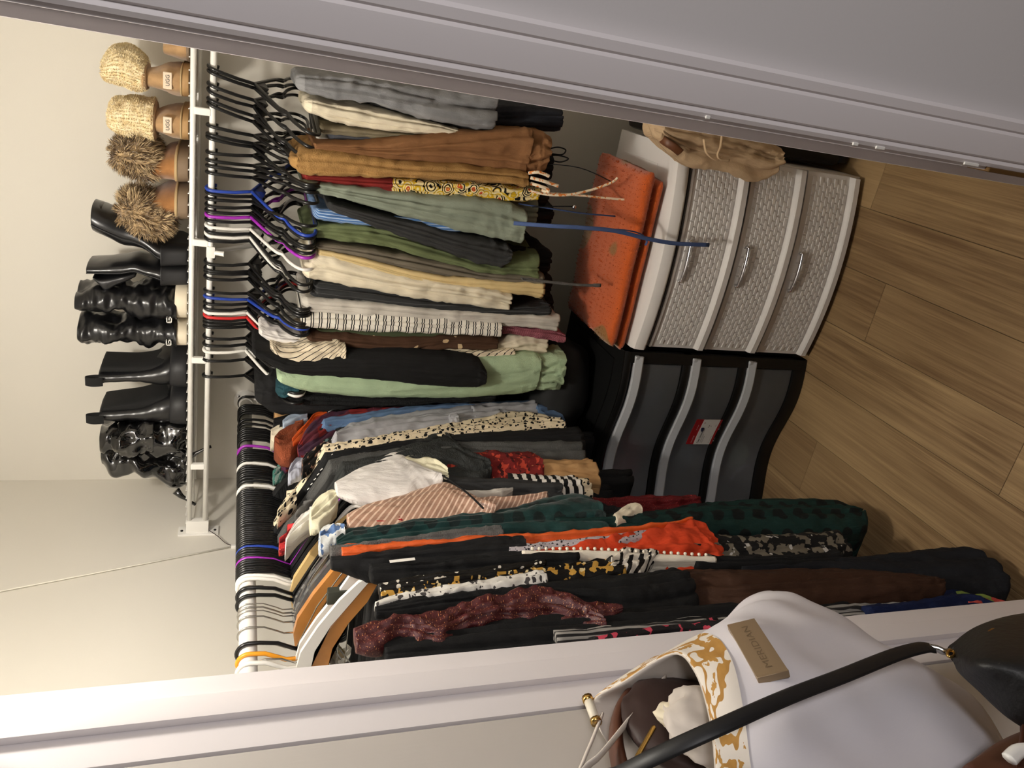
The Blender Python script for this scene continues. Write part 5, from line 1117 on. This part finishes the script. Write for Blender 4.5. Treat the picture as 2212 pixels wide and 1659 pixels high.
bm = bmesh.new(); rings_mesh(bm, [[p_+Vector((0, dy, dz)) -Vector(bl.location) for dy, dz in ((-0.004, -0.0004), (0.004, -0.0004), (0.004, 0.0004), (-0.004, 0.0004))] for p_ in (tg_a, tg_a.lerp(tg_b, 0.5), tg_b)]); fin(bm, 'paper_tag', M['white_plastic'], bl)
be = rg_('beaded_camisole', 'white beaded trim top beside the leopard blouse', 'top', 'bead', [(1130,1186,1194),(1200,1186,1197),(1280,1186,1199),(1400,1192,1203),(1480,1198,1206),(1545,1202,1208)], -0.850, top='none', depth=0.2, seed=109, amp=0.001)
bmb = bmesh.new(); bmesh.ops.create_icosphere(bmb, subdivisions=1, radius=0.0042); mb = bpy.data.meshes.new('bead'); bmb.to_mesh(mb); bmb.free(); mb.materials.append(FB['bead']); mb.polygons.foreach_set('use_smooth', [True]*len(mb.polygons))
for k in range(26):
    xx = 1150+k*15; q = px(xx, 1185+max(0, (xx-1280))*0.055, 0, -0.893); o_ = bpy.data.objects.new('bead', mb); COL.objects.link(o_); o_.parent = be; o_.location = q-Vector(be.location)
rg_('black_dress', 'black dress edge between the black sleeve and the leopard blouse', 'dress', 'black', [(800,1212,1246),(900,1206,1240),(1000,1198,1232),(1100,1192,1222),(1250,1190,1212)], -0.862, top='drape', seed=110)
zb = rg_('leopard_blouse', 'black and gold leopard print blouse with chain trim', 'blouse', 'leopard', [(822,1260,1288),(860,1252,1282),(920,1244,1272),(1000,1234,1262),(1100,1219,1246),(1200,1207,1242),(1290,1196,1234),(1345,1198,1226)], -0.856, top='drape', seed=111, amp=0.004)
garment('chain_trim', None, None, 'chain_print', [(820,1256,1272),(900,1242,1258),(1000,1230,1244),(1100,1216,1228),(1180,1208,1214)], 'rod', -0.8945, depth=0.02, seed=112, amp=0.002, top='none', parent=zb)
garment('zebra_cuff', None, None, 'zebra', [(1322,1196,1222),(1345,1180,1222),(1366,1167,1221),(1388,1178,1216),(1404,1184,1206),(1417,1184,1198)], 'rod', -0.8931, depth=0.06, seed=113, amp=0.005, parent=zb)
sk = rg_('snakeskin_blouse', 'white snakeskin print top with torn edges', 'top', 'snake', [(812,1296,1308),(860,1280,1294),(910,1272,1288),(960,1263,1284),(1020,1256,1270),(1080,1246,1266),(1140,1236,1256),(1178,1232,1248)], -0.850, top='drape', depth=0.2, seed=114, amp=0.006)
rg_('black_gown', 'long black dress above the sparkling maroon top', 'dress', 'black', [(812,1306,1322),(860,1294,1318),(1000,1268,1300),(1120,1252,1294),(1200,1244,1292),(1340,1226,1312),(1420,1218,1304),(1480,1212,1294),(1494,1216,1284)], -0.850, top='drape', seed=115, amp=0.006)
rg_('brown_dress', 'long chestnut brown dress reaching towards the floor', 'dress', 'brown_dress', [(1380,1250,1300,-0.02),(1450,1220,1300,-0.01),(1500,1207,1302,0.0),(1560,1206,1297,0.02),(1600,1206,1294,0.03),(1700,1207,1287,0.035),(1800,1209,1280,0.04),(1900,1212,1274,0.05),(1980,1222,1270,0.055),(2020,1232,1267,0.055),(2036,1244,1258,0.055)], -0.910, keep=True, top='none', depth=0.3, seed=116, amp=0.005)
rg_('branch_skirt', 'grey tree-branch print skirt below the orange dress', 'skirt', 'branch', [(1450,1134,1206),(1540,1136,1206),(1620,1136,1204),(1700,1134,1200),(1780,1131,1190),(1822,1130,1182)], -0.870, top='none', depth=0.3, seed=117, amp=0.005)
rg_('black_skirt', 'black skirt hem between the branch print and the brown dress', 'skirt', 'black', [(1500,1196,1215),(1640,1194,1216),(1750,1190,1214),(1824,1178,1214)], -0.858, top='none', depth=0.3, seed=118)
rg_('navy_trousers', 'black wide trousers reaching the floor behind the brown dress', T, 'navy_black', [(1600,1204,1240,0),(1760,1194,1236,0.005),(1850,1184,1250,0.015),(1950,1176,1262,0.03),(2050,1164,1266,0.055),(2110,1158,1262,0.07),(2134,1160,1252,0.078),(2144,1176,1240,0.078)], -0.910, keep=True, top='none', depth=0.3, seed=119, amp=0.004)
rg_('navy_dress', 'navy blue dress hem near the left door jamb', 'dress', 'navy', [(1880,1296,1330),(1960,1288,1334),(2040,1268,1336),(2085,1252,1334),(2120,1266,1330),(2150,1290,1324)], -0.880, keep=True, top='none', depth=0.2, seed=120, amp=0.004)
rg_('multicolour_skirt', 'green and red print skirt hem at the foot of the left jamb', 'skirt', 'multi', [(2080,1262,1310),(2130,1264,1312),(2160,1278,1312),(2178,1292,1312)], -0.880, keep=True, top='none', depth=0.2, seed=121)
rg_('striped_dress', 'grey striped pleated dress along the left jamb', 'dress', 'grey_stripe', [(1200,1352,1380),(1400,1336,1364),(1600,1316,1348),(1780,1300,1334),(1900,1288,1326),(1960,1284,1320)], -0.845, top='none', depth=0.2, seed=122, amp=0.004)
rg_('pink_floral_dress', 'black dress with pink flowers behind the white bag', 'dress', 'floral_pink', [(1280,1364,1400),(1420,1344,1372),(1560,1322,1366)], -0.838, top='none', depth=0.15, seed=123)
mr = rg_('sparkle_blouse', 'maroon metallic sparkle top with ruffled edges', 'top', 'maroon', [(768,1352,1392),(800,1338,1392),(860,1326,1362),(905,1318,1368),(950,1308,1377),(1000,1298,1345),(1060,1288,1326),(1110,1278,1326),(1175,1267,1323),(1220,1276,1334),(1262,1296,1340),(1306,1328,1342)], -0.838, top='drape', seed=124, amp=0.010, crease=1.5)
garment('ruffle', None, None, 'maroon', [(1266,1300,1328),(1300,1294,1330),(1330,1298,1324),(1345,1304,1316)], 'rod', -0.8892, depth=0.06, seed=125, amp=0.006, parent=mr)
rg_('long_black_coat', 'long black coat in the shadow by the left jamb', 'coat', 'black', [(830,1372,1420),(950,1340,1410),(1100,1318,1402),(1300,1300,1390),(1500,1290,1370),(1700,1276,1340),(1900,1262,1310)], -0.862, top='drape', seed=126)
# small things glimpsed between the hangers
rg_('red_print_blouse', 'red paisley blouse shoulder between black hangers on the rod', 'blouse', 'red_paisley', [(604,1156,1174),(622,1142,1168),(642,1126,1146)], -1.02, top='none', depth=0.04, seed=130)
rg_('white_blouse', 'white blouse between black hangers on the rod', 'blouse', 'white', [(618,1160,1172),(640,1118,1150),(664,1096,1130),(690,1084,1110)], -0.97, top='none', depth=0.05, seed=131)
rg_('ivory_blouse', 'ivory satin blouse folds framed by black hangers', 'blouse', 'ivory', [(672,1092,1122),(690,1064,1122),(715,1056,1100),(730,1058,1080)], -0.915, top='none', depth=0.05, seed=132, amp=0.006)
rg_('printed_shirt', 'rolled white and blue printed collar beside the satin shirt', 'shirt', 'blue_print', [(692,1140,1164),(706,1126,1162),(730,1128,1156),(745,1134,1150)], -0.875, top='none', depth=0.05, seed=133)
rg_('grey_tank', 'grey tank strap between black hangers in mid rod', 'top', 'grey_knit', [(638,1104,1116),(655,1080,1112),(676,1070,1090)], -0.975, top='none', depth=0.05, seed=134)
rg_('lavender_shirt', 'pale lavender shirt collar among the far hangers', 'shirt', 'lavender', [(624,1010,1024),(638,976,1020),(655,975,1012),(662,990,1006)], -0.985, top='none', depth=0.04, seed=135, amp=0.004)
rg_('crimson_shirt', 'crimson shirt shoulder among the far hangers', 'shirt', 'plaid', [(608,990,1000),(620,978,998),(640,972,984)], -1.0, top='none', depth=0.04, seed=136)
rg_('teal_shirt', 'teal patterned shirt shoulder among the far hangers', 'shirt', 'teal_print', [(590,1012,1034),(606,995,1026),(618,996,1010)], -1.02, top='none', depth=0.03, seed=137)
rg_('spotted_shirt', 'cream black-spotted shirt shoulder rising to the rod', 'shirt', 'dalmatian', [(600,1096,1116),(620,1066,1098),(640,1050,1080)], -1.0, top='none', depth=0.04, seed=138)
# dark garments that pack the rod behind the visible edges
for k in range(17):
    yy = 1.02+k*0.075; q_ = []
    o_ = None
    st_ = []
    for z_ in (1.36, 1.2, 1.0, 0.80 - 0.1*(k % 3)):
        # lateral position given directly in metres through its image on the plane
        pa = Vector((-0.99, yy-0.022, z_)); pb = Vector((-0.99, yy+0.024, z_)); im = []
        for P_ in (pa, pb):
            d_ = P_-CP; zc_ = d_.dot(FW); im.append((1106+F*d_.dot(DN)/zc_, 1659-(829.5+F*d_.dot(RT)/zc_)))
        st_.append(((im[0][0]+im[1][0])/2, min(im[0][1], im[1][1]), max(im[0][1], im[1][1])))
    rg_('dark_blouse', '%s dark top from the door jamb, packed deep on the left rod' % ordinal(k+1), 'top', 'black' if k % 3 else 'charcoal', st_, -0.985, top='shoulder' if k > 5 else 'fold', seed=150+k, group='dark tops packed on the left rod')
# ================================================================== bags hanging on the open door
def bag_fabric():
    t = NT('white_bag_twill'); v = t.uv(); n_ = t.noise(t.map(v, (700, 200, 1)), 1.0, 2); t.color(lin((226, 222, 228))); t.set(Roughness=0.75); t.bump(n_, 0.15, 0.0008); return t.m
def gold_print():
    t = NT('gold_scroll_print'); v = t.uv(); n1 = t.noise(v, 15, 2); band = t.math('ABSOLUTE', t.math('SUBTRACT', n1, 0.5)); n2 = t.noise(v, 42, 3)
    k = t.math('MAXIMUM', t.math('LESS_THAN', band, 0.035), t.math('GREATER_THAN', t.math('MULTIPLY', n1, n2), 0.345))
    t.color(t.mix(k, lin((232, 224, 214)), t.mix(n2, lin((150, 104, 44)), lin((206, 158, 84))))); t.set(Roughness=0.6); return t.m
M['bag_white'] = bag_fabric(); M['bag_print'] = gold_print(); M['bag_lining'] = plain('bag_lining', (206, 196, 186), 0.8); M['brown_leather'] = leather('brown_leather', (82, 46, 30), 0.45, 0.1)
bag = tag(empty('tote_bag', (-0.69, 0.56, 0.70)), 'white tote bag with gold scroll-print rim hanging on the open door', 'bag')
BGO = Vector(bag.location)
def bp_(x, y, X): return px(x, y, 0, X)
CT = [ # rings from rim to bottom: back near, back mid, back far, gusset, front far, front 1, 2, 3, near
 [(1420,1840,-.765),(1330,1640,-.765),(1278,1523,-.755),(1345,1472,-.70),(1452,1410,-.640),(1502,1450,-.605),(1535,1556,-.590),(1548,1680,-.585),(1560,1840,-.60)],
 [(1520,1860,-.765),(1440,1640,-.765),(1378,1470,-.750),(1440,1414,-.70),(1522,1372,-.636),(1572,1420,-.592),(1604,1540,-.575),(1625,1680,-.570),(1650,1840,-.59)],
 [(1640,1860,-.765),(1560,1640,-.765),(1500,1410,-.745),(1546,1346,-.70),(1602,1330,-.634),(1660,1392,-.582),(1715,1510,-.562),(1752,1660,-.560),(1790,1830,-.58)],
 [(1780,1860,-.765),(1700,1620,-.765),(1600,1350,-.735),(1628,1296,-.70),(1672,1300,-.640),(1750,1372,-.590),(1840,1478,-.570),(1900,1640,-.568),(1960,1800,-.58)],
 [(1900,1820,-.765),(1820,1580,-.765),(1660,1310,-.720),(1690,1283,-.69),(1738,1303,-.655),(1850,1366,-.620),(1985,1440,-.605),(2085,1570,-.600),(2150,1750,-.61)],
 [(2000,1800,-.760),(1930,1540,-.750),(1700,1318,-.715),(1706,1296,-.70),(1752,1312,-.680),(1900,1385,-.660),(2080,1490,-.650),(2190,1610,-.650),(2280,1760,-.66)]]
base = [[bp_(*c) for c in r] for r in CT]
def densify_ring(r, k):
    n = len(r); out = []
    for i in range(n):
        p0, p1, p2, p3 = r[(i-1)%n], r[i], r[(i+1)%n], r[(i+2)%n]
        for j in range(k):
            t = j/k; out.append(0.5*((2*p1)+(p2-p0)*t+(2*p0-5*p1+4*p2-p3)*t*t+(3*p1-p0-3*p2+p3)*t**3))
    return out
cols = [densify_ring(r, 6) for r in base]; NU = 7
rows = []
for j in range(len(cols[0])):
    rows.append([Vector(q) for q in catmull([tuple(cols[i][j]) for i in range(len(cols))], NU)])
nr_ = len(rows[0]); RG = [[rows[j][i] for j in range(len(rows))] for i in range(nr_)]
for i, r in enumerate(RG):
    for j, v in enumerate(r):
        w_ = noise.fractal(Vector((v.x*5, v.y*7+2, v.z*7)), 0.9, 2, 2)*0.017*min(1, i/6)
        v.x += w_; v.y += w_*0.5
def ring_surface(name, rings, m, parent, closed=True, cap=False):
    me = bpy.data.meshes.new(name); k = len(rings[0]); V = [tuple(v-BGO) for r in rings for v in r]; Fc = []
    for i in range(len(rings)-1):
        for j in range(k if closed else k-1): Fc.append((i*k+j, i*k+(j+1)%k, (i+1)*k+(j+1)%k, (i+1)*k+j))
    if cap: Fc.append(tuple((len(rings)-1)*k+j for j in range(k)))
    me.from_pydata(V, [], Fc); ul = me.uv_layers.new(name='UVMap'); d = []
    for lp in me.loops:
        i, j = divmod(lp.vertex_index, k); d += [j*0.014, i*0.014]
    ul.data.foreach_set('uv', d)
    return link(name, me, m, parent, smooth=True)
inner = []
r0 = RG[0]; cc = sum(r0, Vector())/len(r0)
rim_in = [cc+(v-cc)*0.975 for v in r0]
deep = []
for f_, dz in ((0.96, -0.01), (0.93, -0.05), (0.90, -0.12)): deep.append([cc+(v-cc)*f_+Vector((0, 0, dz)) for v in r0])
ring_surface('body', RG, M['bag_white'], bag, True, True)
ring_surface('lining', [r0, rim_in]+deep, M['bag_lining'], bag, True, True)
pr_ = []
for i in range(0, 8):
    r = RG[i]; c_ = sum(r, Vector())/len(r); pr_.append([v+(v-c_).normalized()*0.0022 for v in r])
ring_surface('printed_rim', [r0]+pr_, M['bag_print'], bag)
# metal name plate
from mathutils.bvhtree import BVHTree
_k = len(RG[0]); _bvh = BVHTree.FromPolygons([v for r in RG for v in r], [(i*_k+j, i*_k+(j+1)%_k, (i+1)*_k+(j+1)%_k, (i+1)*_k+j) for i in range(len(RG)-1) for j in range(_k)])
pc = []
for x_, y_ in ((1573,1361),(1634,1352),(1703,1466),(1645,1482)):
    d_ = FW + RT*((1659-y_-829.5)/F) + DN*((x_-1106.0)/F); h_ = _bvh.ray_cast(CP, d_.normalized()); pc.append(h_[0] if h_[0] else bp_(x_, y_, -.57))
ctr = sum(pc, Vector())/4; ex = ((pc[1]-pc[2])+(pc[0]-pc[3])).normalized(); ey = ((pc[0]-pc[1])+(pc[3]-pc[2])); ey = (ey-ex*ey.dot(ex)).normalized(); ez = ex.cross(ey)
if ez.dot(CP-ctr) < 0: ez = -ez
hl = ((pc[1]-pc[2]).length+(pc[0]-pc[3]).length)/4; hw_ = ((pc[0]-pc[1]).length+(pc[2]-pc[3]).length)/4
lift = 0.0
for a_ in range(7):
    for b_ in range(5):
        s_a, s_b = a_/6, b_/4; xi = (1573*(1-s_b)+1634*s_b)*(1-s_a)+(1645*(1-s_b)+1703*s_b)*s_a; yi = (1361*(1-s_b)+1352*s_b)*(1-s_a)+(1482*(1-s_b)+1466*s_b)*s_a
        d_ = FW + RT*((1659-yi-829.5)/F) + DN*((xi-1106.0)/F); h_ = _bvh.ray_cast(CP, d_.normalized())
        if h_[0]: lift = max(lift, (h_[0]-ctr).dot(ez))
mt4 = Matrix((ex, ey, ez)).transposed().to_4x4(); mt4.translation = ctr-BGO+ez*(lift+0.0012)
pm = plain('brushed_plate', (150, 128, 100), 0.42, metal=0.35)
bm = bmesh.new(); bx(bm, -hl, hl, -hw_, hw_, -0.007, 0.0004, 0.001, 2); bx(bm, -hl, -hl+0.004, -hw_, hw_, 0, 0.0012, 0.0004, 1); bmesh.ops.transform(bm, matrix=mt4, verts=bm.verts); pl_ = fin(bm, 'name_plate', pm, bag, angle=40)
me_ = text_mesh('MERIDIAN', hw_*0.62); wtx = max(v.co.x for v in me_.vertices); sx_ = 1.55*hl/wtx
flip = 1 if Matrix((ex, ey, ez)).determinant() > 0 else -1
me_.transform(mt4 @ Matrix.Translation((-hl*0.78, -hw_*0.24*flip, 0.0007)) @ Matrix.Diagonal((sx_, flip, 1, 1))); me_.materials.clear()
link('lettering', me_, plain('plate_engraving', (120, 100, 76), 0.5, metal=0.3), pl_)
# handle and clasp
HK = Vector((-0.775, 0.36, 1.46))
def vtube(name, m, pts, r, parent, flat=1.0, seg=8): return tube_obj(name, m, [Vector(q)-Vector(parent.location) for q in catmull([tuple(p) for p in pts], 6)], r, seg, parent, flat)
vtube('handle', M['bag_lining'], [bp_(1436,1466,-.69), bp_(1380,1530,-.69), bp_(1300,1628,-.70), bp_(1235,1700,-.72), HK+Vector((0.012, 0.01, 0.006))], 0.0075, bag, 0.30)
vtube('handle', M['bag_lining'], [bp_(1300,1545,-.752), bp_(1270,1620,-.76), bp_(1220,1720,-.77), HK+Vector((-0.004, 0.012, 0.004))], 0.0075, bag, 0.30)
c1, c2 = bp_(1268,1506,-.752), bp_(1289,1562,-.752); bm = bmesh.new(); tube(bm, [c1-BGO, c2-BGO], 0.0062, 10); fin(bm, 'clasp', plain('ivory_clasp', (226, 218, 200), 0.4), bag, smooth=True)
bm = bmesh.new(); tube(bm, [c1-BGO, c1.lerp(c2, 0.18)-BGO], 0.0075, 10); fin(bm, 'clasp_end', M['gold'], bag, smooth=True)
bm = bmesh.new(); tube(bm, [c1.lerp(c2, 0.86)-BGO, c2-BGO], 0.0075, 10); fin(bm, 'clasp_end', M['gold'], bag, smooth=True)
# things inside the tote
def soft(name, m, parent, c, r, seed, amp, rz, freq=2.0):
    o_ = blob(name, m, (0, 0, 0), r, seed, amp, parent, 4, freq); o_.location = Vector(c)-Vector(parent.location); o_.rotation_euler = (0.15, 0.1, rz); return o_
bl_ = tag(empty('leather_pouch', bp_(1400, 1600, -.70)), 'dark brown leather pouch inside the white tote', 'pouch')
soft('body', leather('dark_brown_leather', (44, 24, 20), 0.6), bl_, bp_(1412,1580,-.70)+Vector((0, 0, -0.05)), (0.030, 0.085, 0.085), 21, 0.10, 0.1, 1.2)
vtube('flap_edge', M['brown_leather'], [bp_(1372,1492,-.735), bp_(1340,1540,-.73), bp_(1330,1600,-.725), bp_(1345,1680,-.72), bp_(1375,1760,-.72)], 0.019, bl_, 0.45, 16)
lc = tag(empty('cloth_pouch', bp_(1470, 1560, -.65)), 'cream cloth pouch tied at the neck inside the white tote', 'pouch')
soft('cloth', M['bag_lining'], lc, bp_(1480,1580,-.64)+Vector((0, 0, -0.035)), (0.024, 0.055, 0.055), 31, 0.18, 0.0, 1.6)
soft('cloth_fold', FB['cream'], lc, bp_(1448,1556,-.645)+Vector((0, 0, -0.012)), (0.014, 0.030, 0.024), 37, 0.2, 0.4, 1.8)
vtube('neck_cord', M['gold'], [bp_(1412,1572,-.662), bp_(1396,1600,-.664), bp_(1378,1632,-.666), bp_(1362,1662,-.668)], 0.0042, lc, 0.7, 10)
# black shoulder bag in front of the tote
bk = tag(empty('shoulder_bag', bp_(2150, 1470, -.53)), 'black zipped shoulder bag with gold ring hanging over the white tote', 'bag')
BKO = Vector(bk.location)
CB = [[(2045,1408,-.545),(2056,1392,-.54),(2075,1420,-.52),(2062,1432,-.55)], [(2085,1372,-.545),(2130,1352,-.52),(2120,1430,-.49),(2070,1452,-.55)], [(2150,1356,-.545),(2212,1330,-.52),(2205,1440,-.475),(2110,1490,-.55)], [(2230,1345,-.545),(2310,1330,-.52),(2300,1460,-.47),(2170,1545,-.55)], [(2320,1350,-.545),(2400,1340,-.52),(2390,1470,-.47),(2260,1600,-.55)]]
cb = [densify_ring([bp_(*c) for c in r], 8) for r in CB]; rb = [[Vector(q) for q in catmull([tuple(cb[i][j]) for i in range(len(cb))], 6)] for j in range(len(cb[0]))]
bm = bmesh.new(); rings_mesh(bm, [[rb[j][i]-BKO for j in range(len(rb))] for i in range(len(rb[0]))]); fin(bm, 'body', leather('black_grain_leather', (18, 18, 18), 0.5, 0.0, 0.3, 120), bk, smooth=True)
vtube('strap', leather('black_strap_leather', (22, 22, 24), 0.5), [bp_(2012,1400,-.545), bp_(1990,1399,-.542), bp_(1930,1416,-.538), bp_(1820,1460,-.532), bp_(1700,1506,-.532), bp_(1560,1568,-.54), bp_(1440,1622,-.57), bp_(1340,1672,-.62), bp_(1240,1730,-.70), HK+Vector((0.02, 0.006, 0.004))], 0.0088, bk, 0.35)
for q in ((1985,1396), (2000,1408)): pass
vtube('strap_clip', M['steel_wire'], [bp_(2008,1398,-.545), bp_(2026,1402,-.543), bp_(2040,1408,-.543), bp_(2052,1406,-.543), bp_(2058,1402,-.543)], 0.0042, bk, 0.6)
ringp = [bp_(2148+14*math.cos(a), 1374+13*math.sin(a), -.512) for a in [2*PI*i/14 for i in range(15)]]
vtube('zip_ring', M['gold'], ringp, 0.0022, bk)
vtube('strap_ring', M['gold'], [bp_(2054+8*math.cos(a), 1412+7*math.sin(a), -.538) for a in [2*PI*i/10 for i in range(11)]], 0.0018, bk)
for k in range(14):
    q = bp_(2160+k*9, 1380+k*4.5, -.506-0.0012*k*0); bm = bmesh.new(); bx(bm, q.x-0.002, q.x+0.002, q.y-0.0016, q.y+0.0016, q.z-0.001, q.z+0.001); bmesh.ops.translate(bm, verts=bm.verts, vec=-BKO); fin(bm, 'zip_tooth', M['gold'], bk)
# brown bag below
br = tag(empty('leather_handbag', bp_(2200, 1650, -.56)), 'dark brown leather handbag at the bottom corner below the white tote', 'bag')
CH = [[(2070,1680,-.56),(2090,1650,-.55),(2110,1690,-.54),(2090,1720,-.56)], [(2130,1632,-.57),(2170,1606,-.55),(2190,1700,-.51),(2140,1760,-.55)], [(2200,1600,-.57),(2260,1580,-.55),(2280,1700,-.50),(2220,1800,-.55)], [(2300,1590,-.57),(2380,1570,-.55),(2400,1700,-.50),(2330,1820,-.55)]]
chh = [densify_ring([bp_(*c) for c in r], 8) for r in CH]; rh = [[Vector(q) for q in catmull([tuple(chh[i][j]) for i in range(len(chh))], 6)] for j in range(len(chh[0]))]
bm = bmesh.new(); rings_mesh(bm, [[rh[j][i]-Vector(br.location) for j in range(len(rh))] for i in range(len(rh[0]))]); fin(bm, 'body', M['brown_leather'], br, smooth=True)
vtube('strap', M['brown_leather'], [bp_(2190,1700,-.52), bp_(2210,1560,-.55), bp_(2150,1700,-.62), bp_(1700,1760,-.66), HK+Vector((0.016, -0.01, 0.004))], 0.006, br, 0.4)
vtube('trim', M['white_plastic'], [bp_(2180,1640,-.515), bp_(2200,1622,-.512), bp_(2225,1618,-.51)], 0.007, br, 0.6)
# coat hook on the door that carries them
hk = tag(empty('coat_hook', (JL, HK.y, HK.z)), 'metal coat hook on the open door carrying the bags', 'hook')
bm = bmesh.new(); bx(bm, -0.001, 0.005, -0.015, 0.015, -0.04, 0.04, 0.002, 2); fin(bm, 'plate', M['steel_wire'], hk, angle=40)
tube_obj('prong', M['steel_wire'], [Vector((0.004, 0, -0.01)), Vector((0.025, 0, -0.016)), Vector((0.045, 0, -0.008)), Vector((0.052, 0, 0.012))], 0.0045, 10, hk)
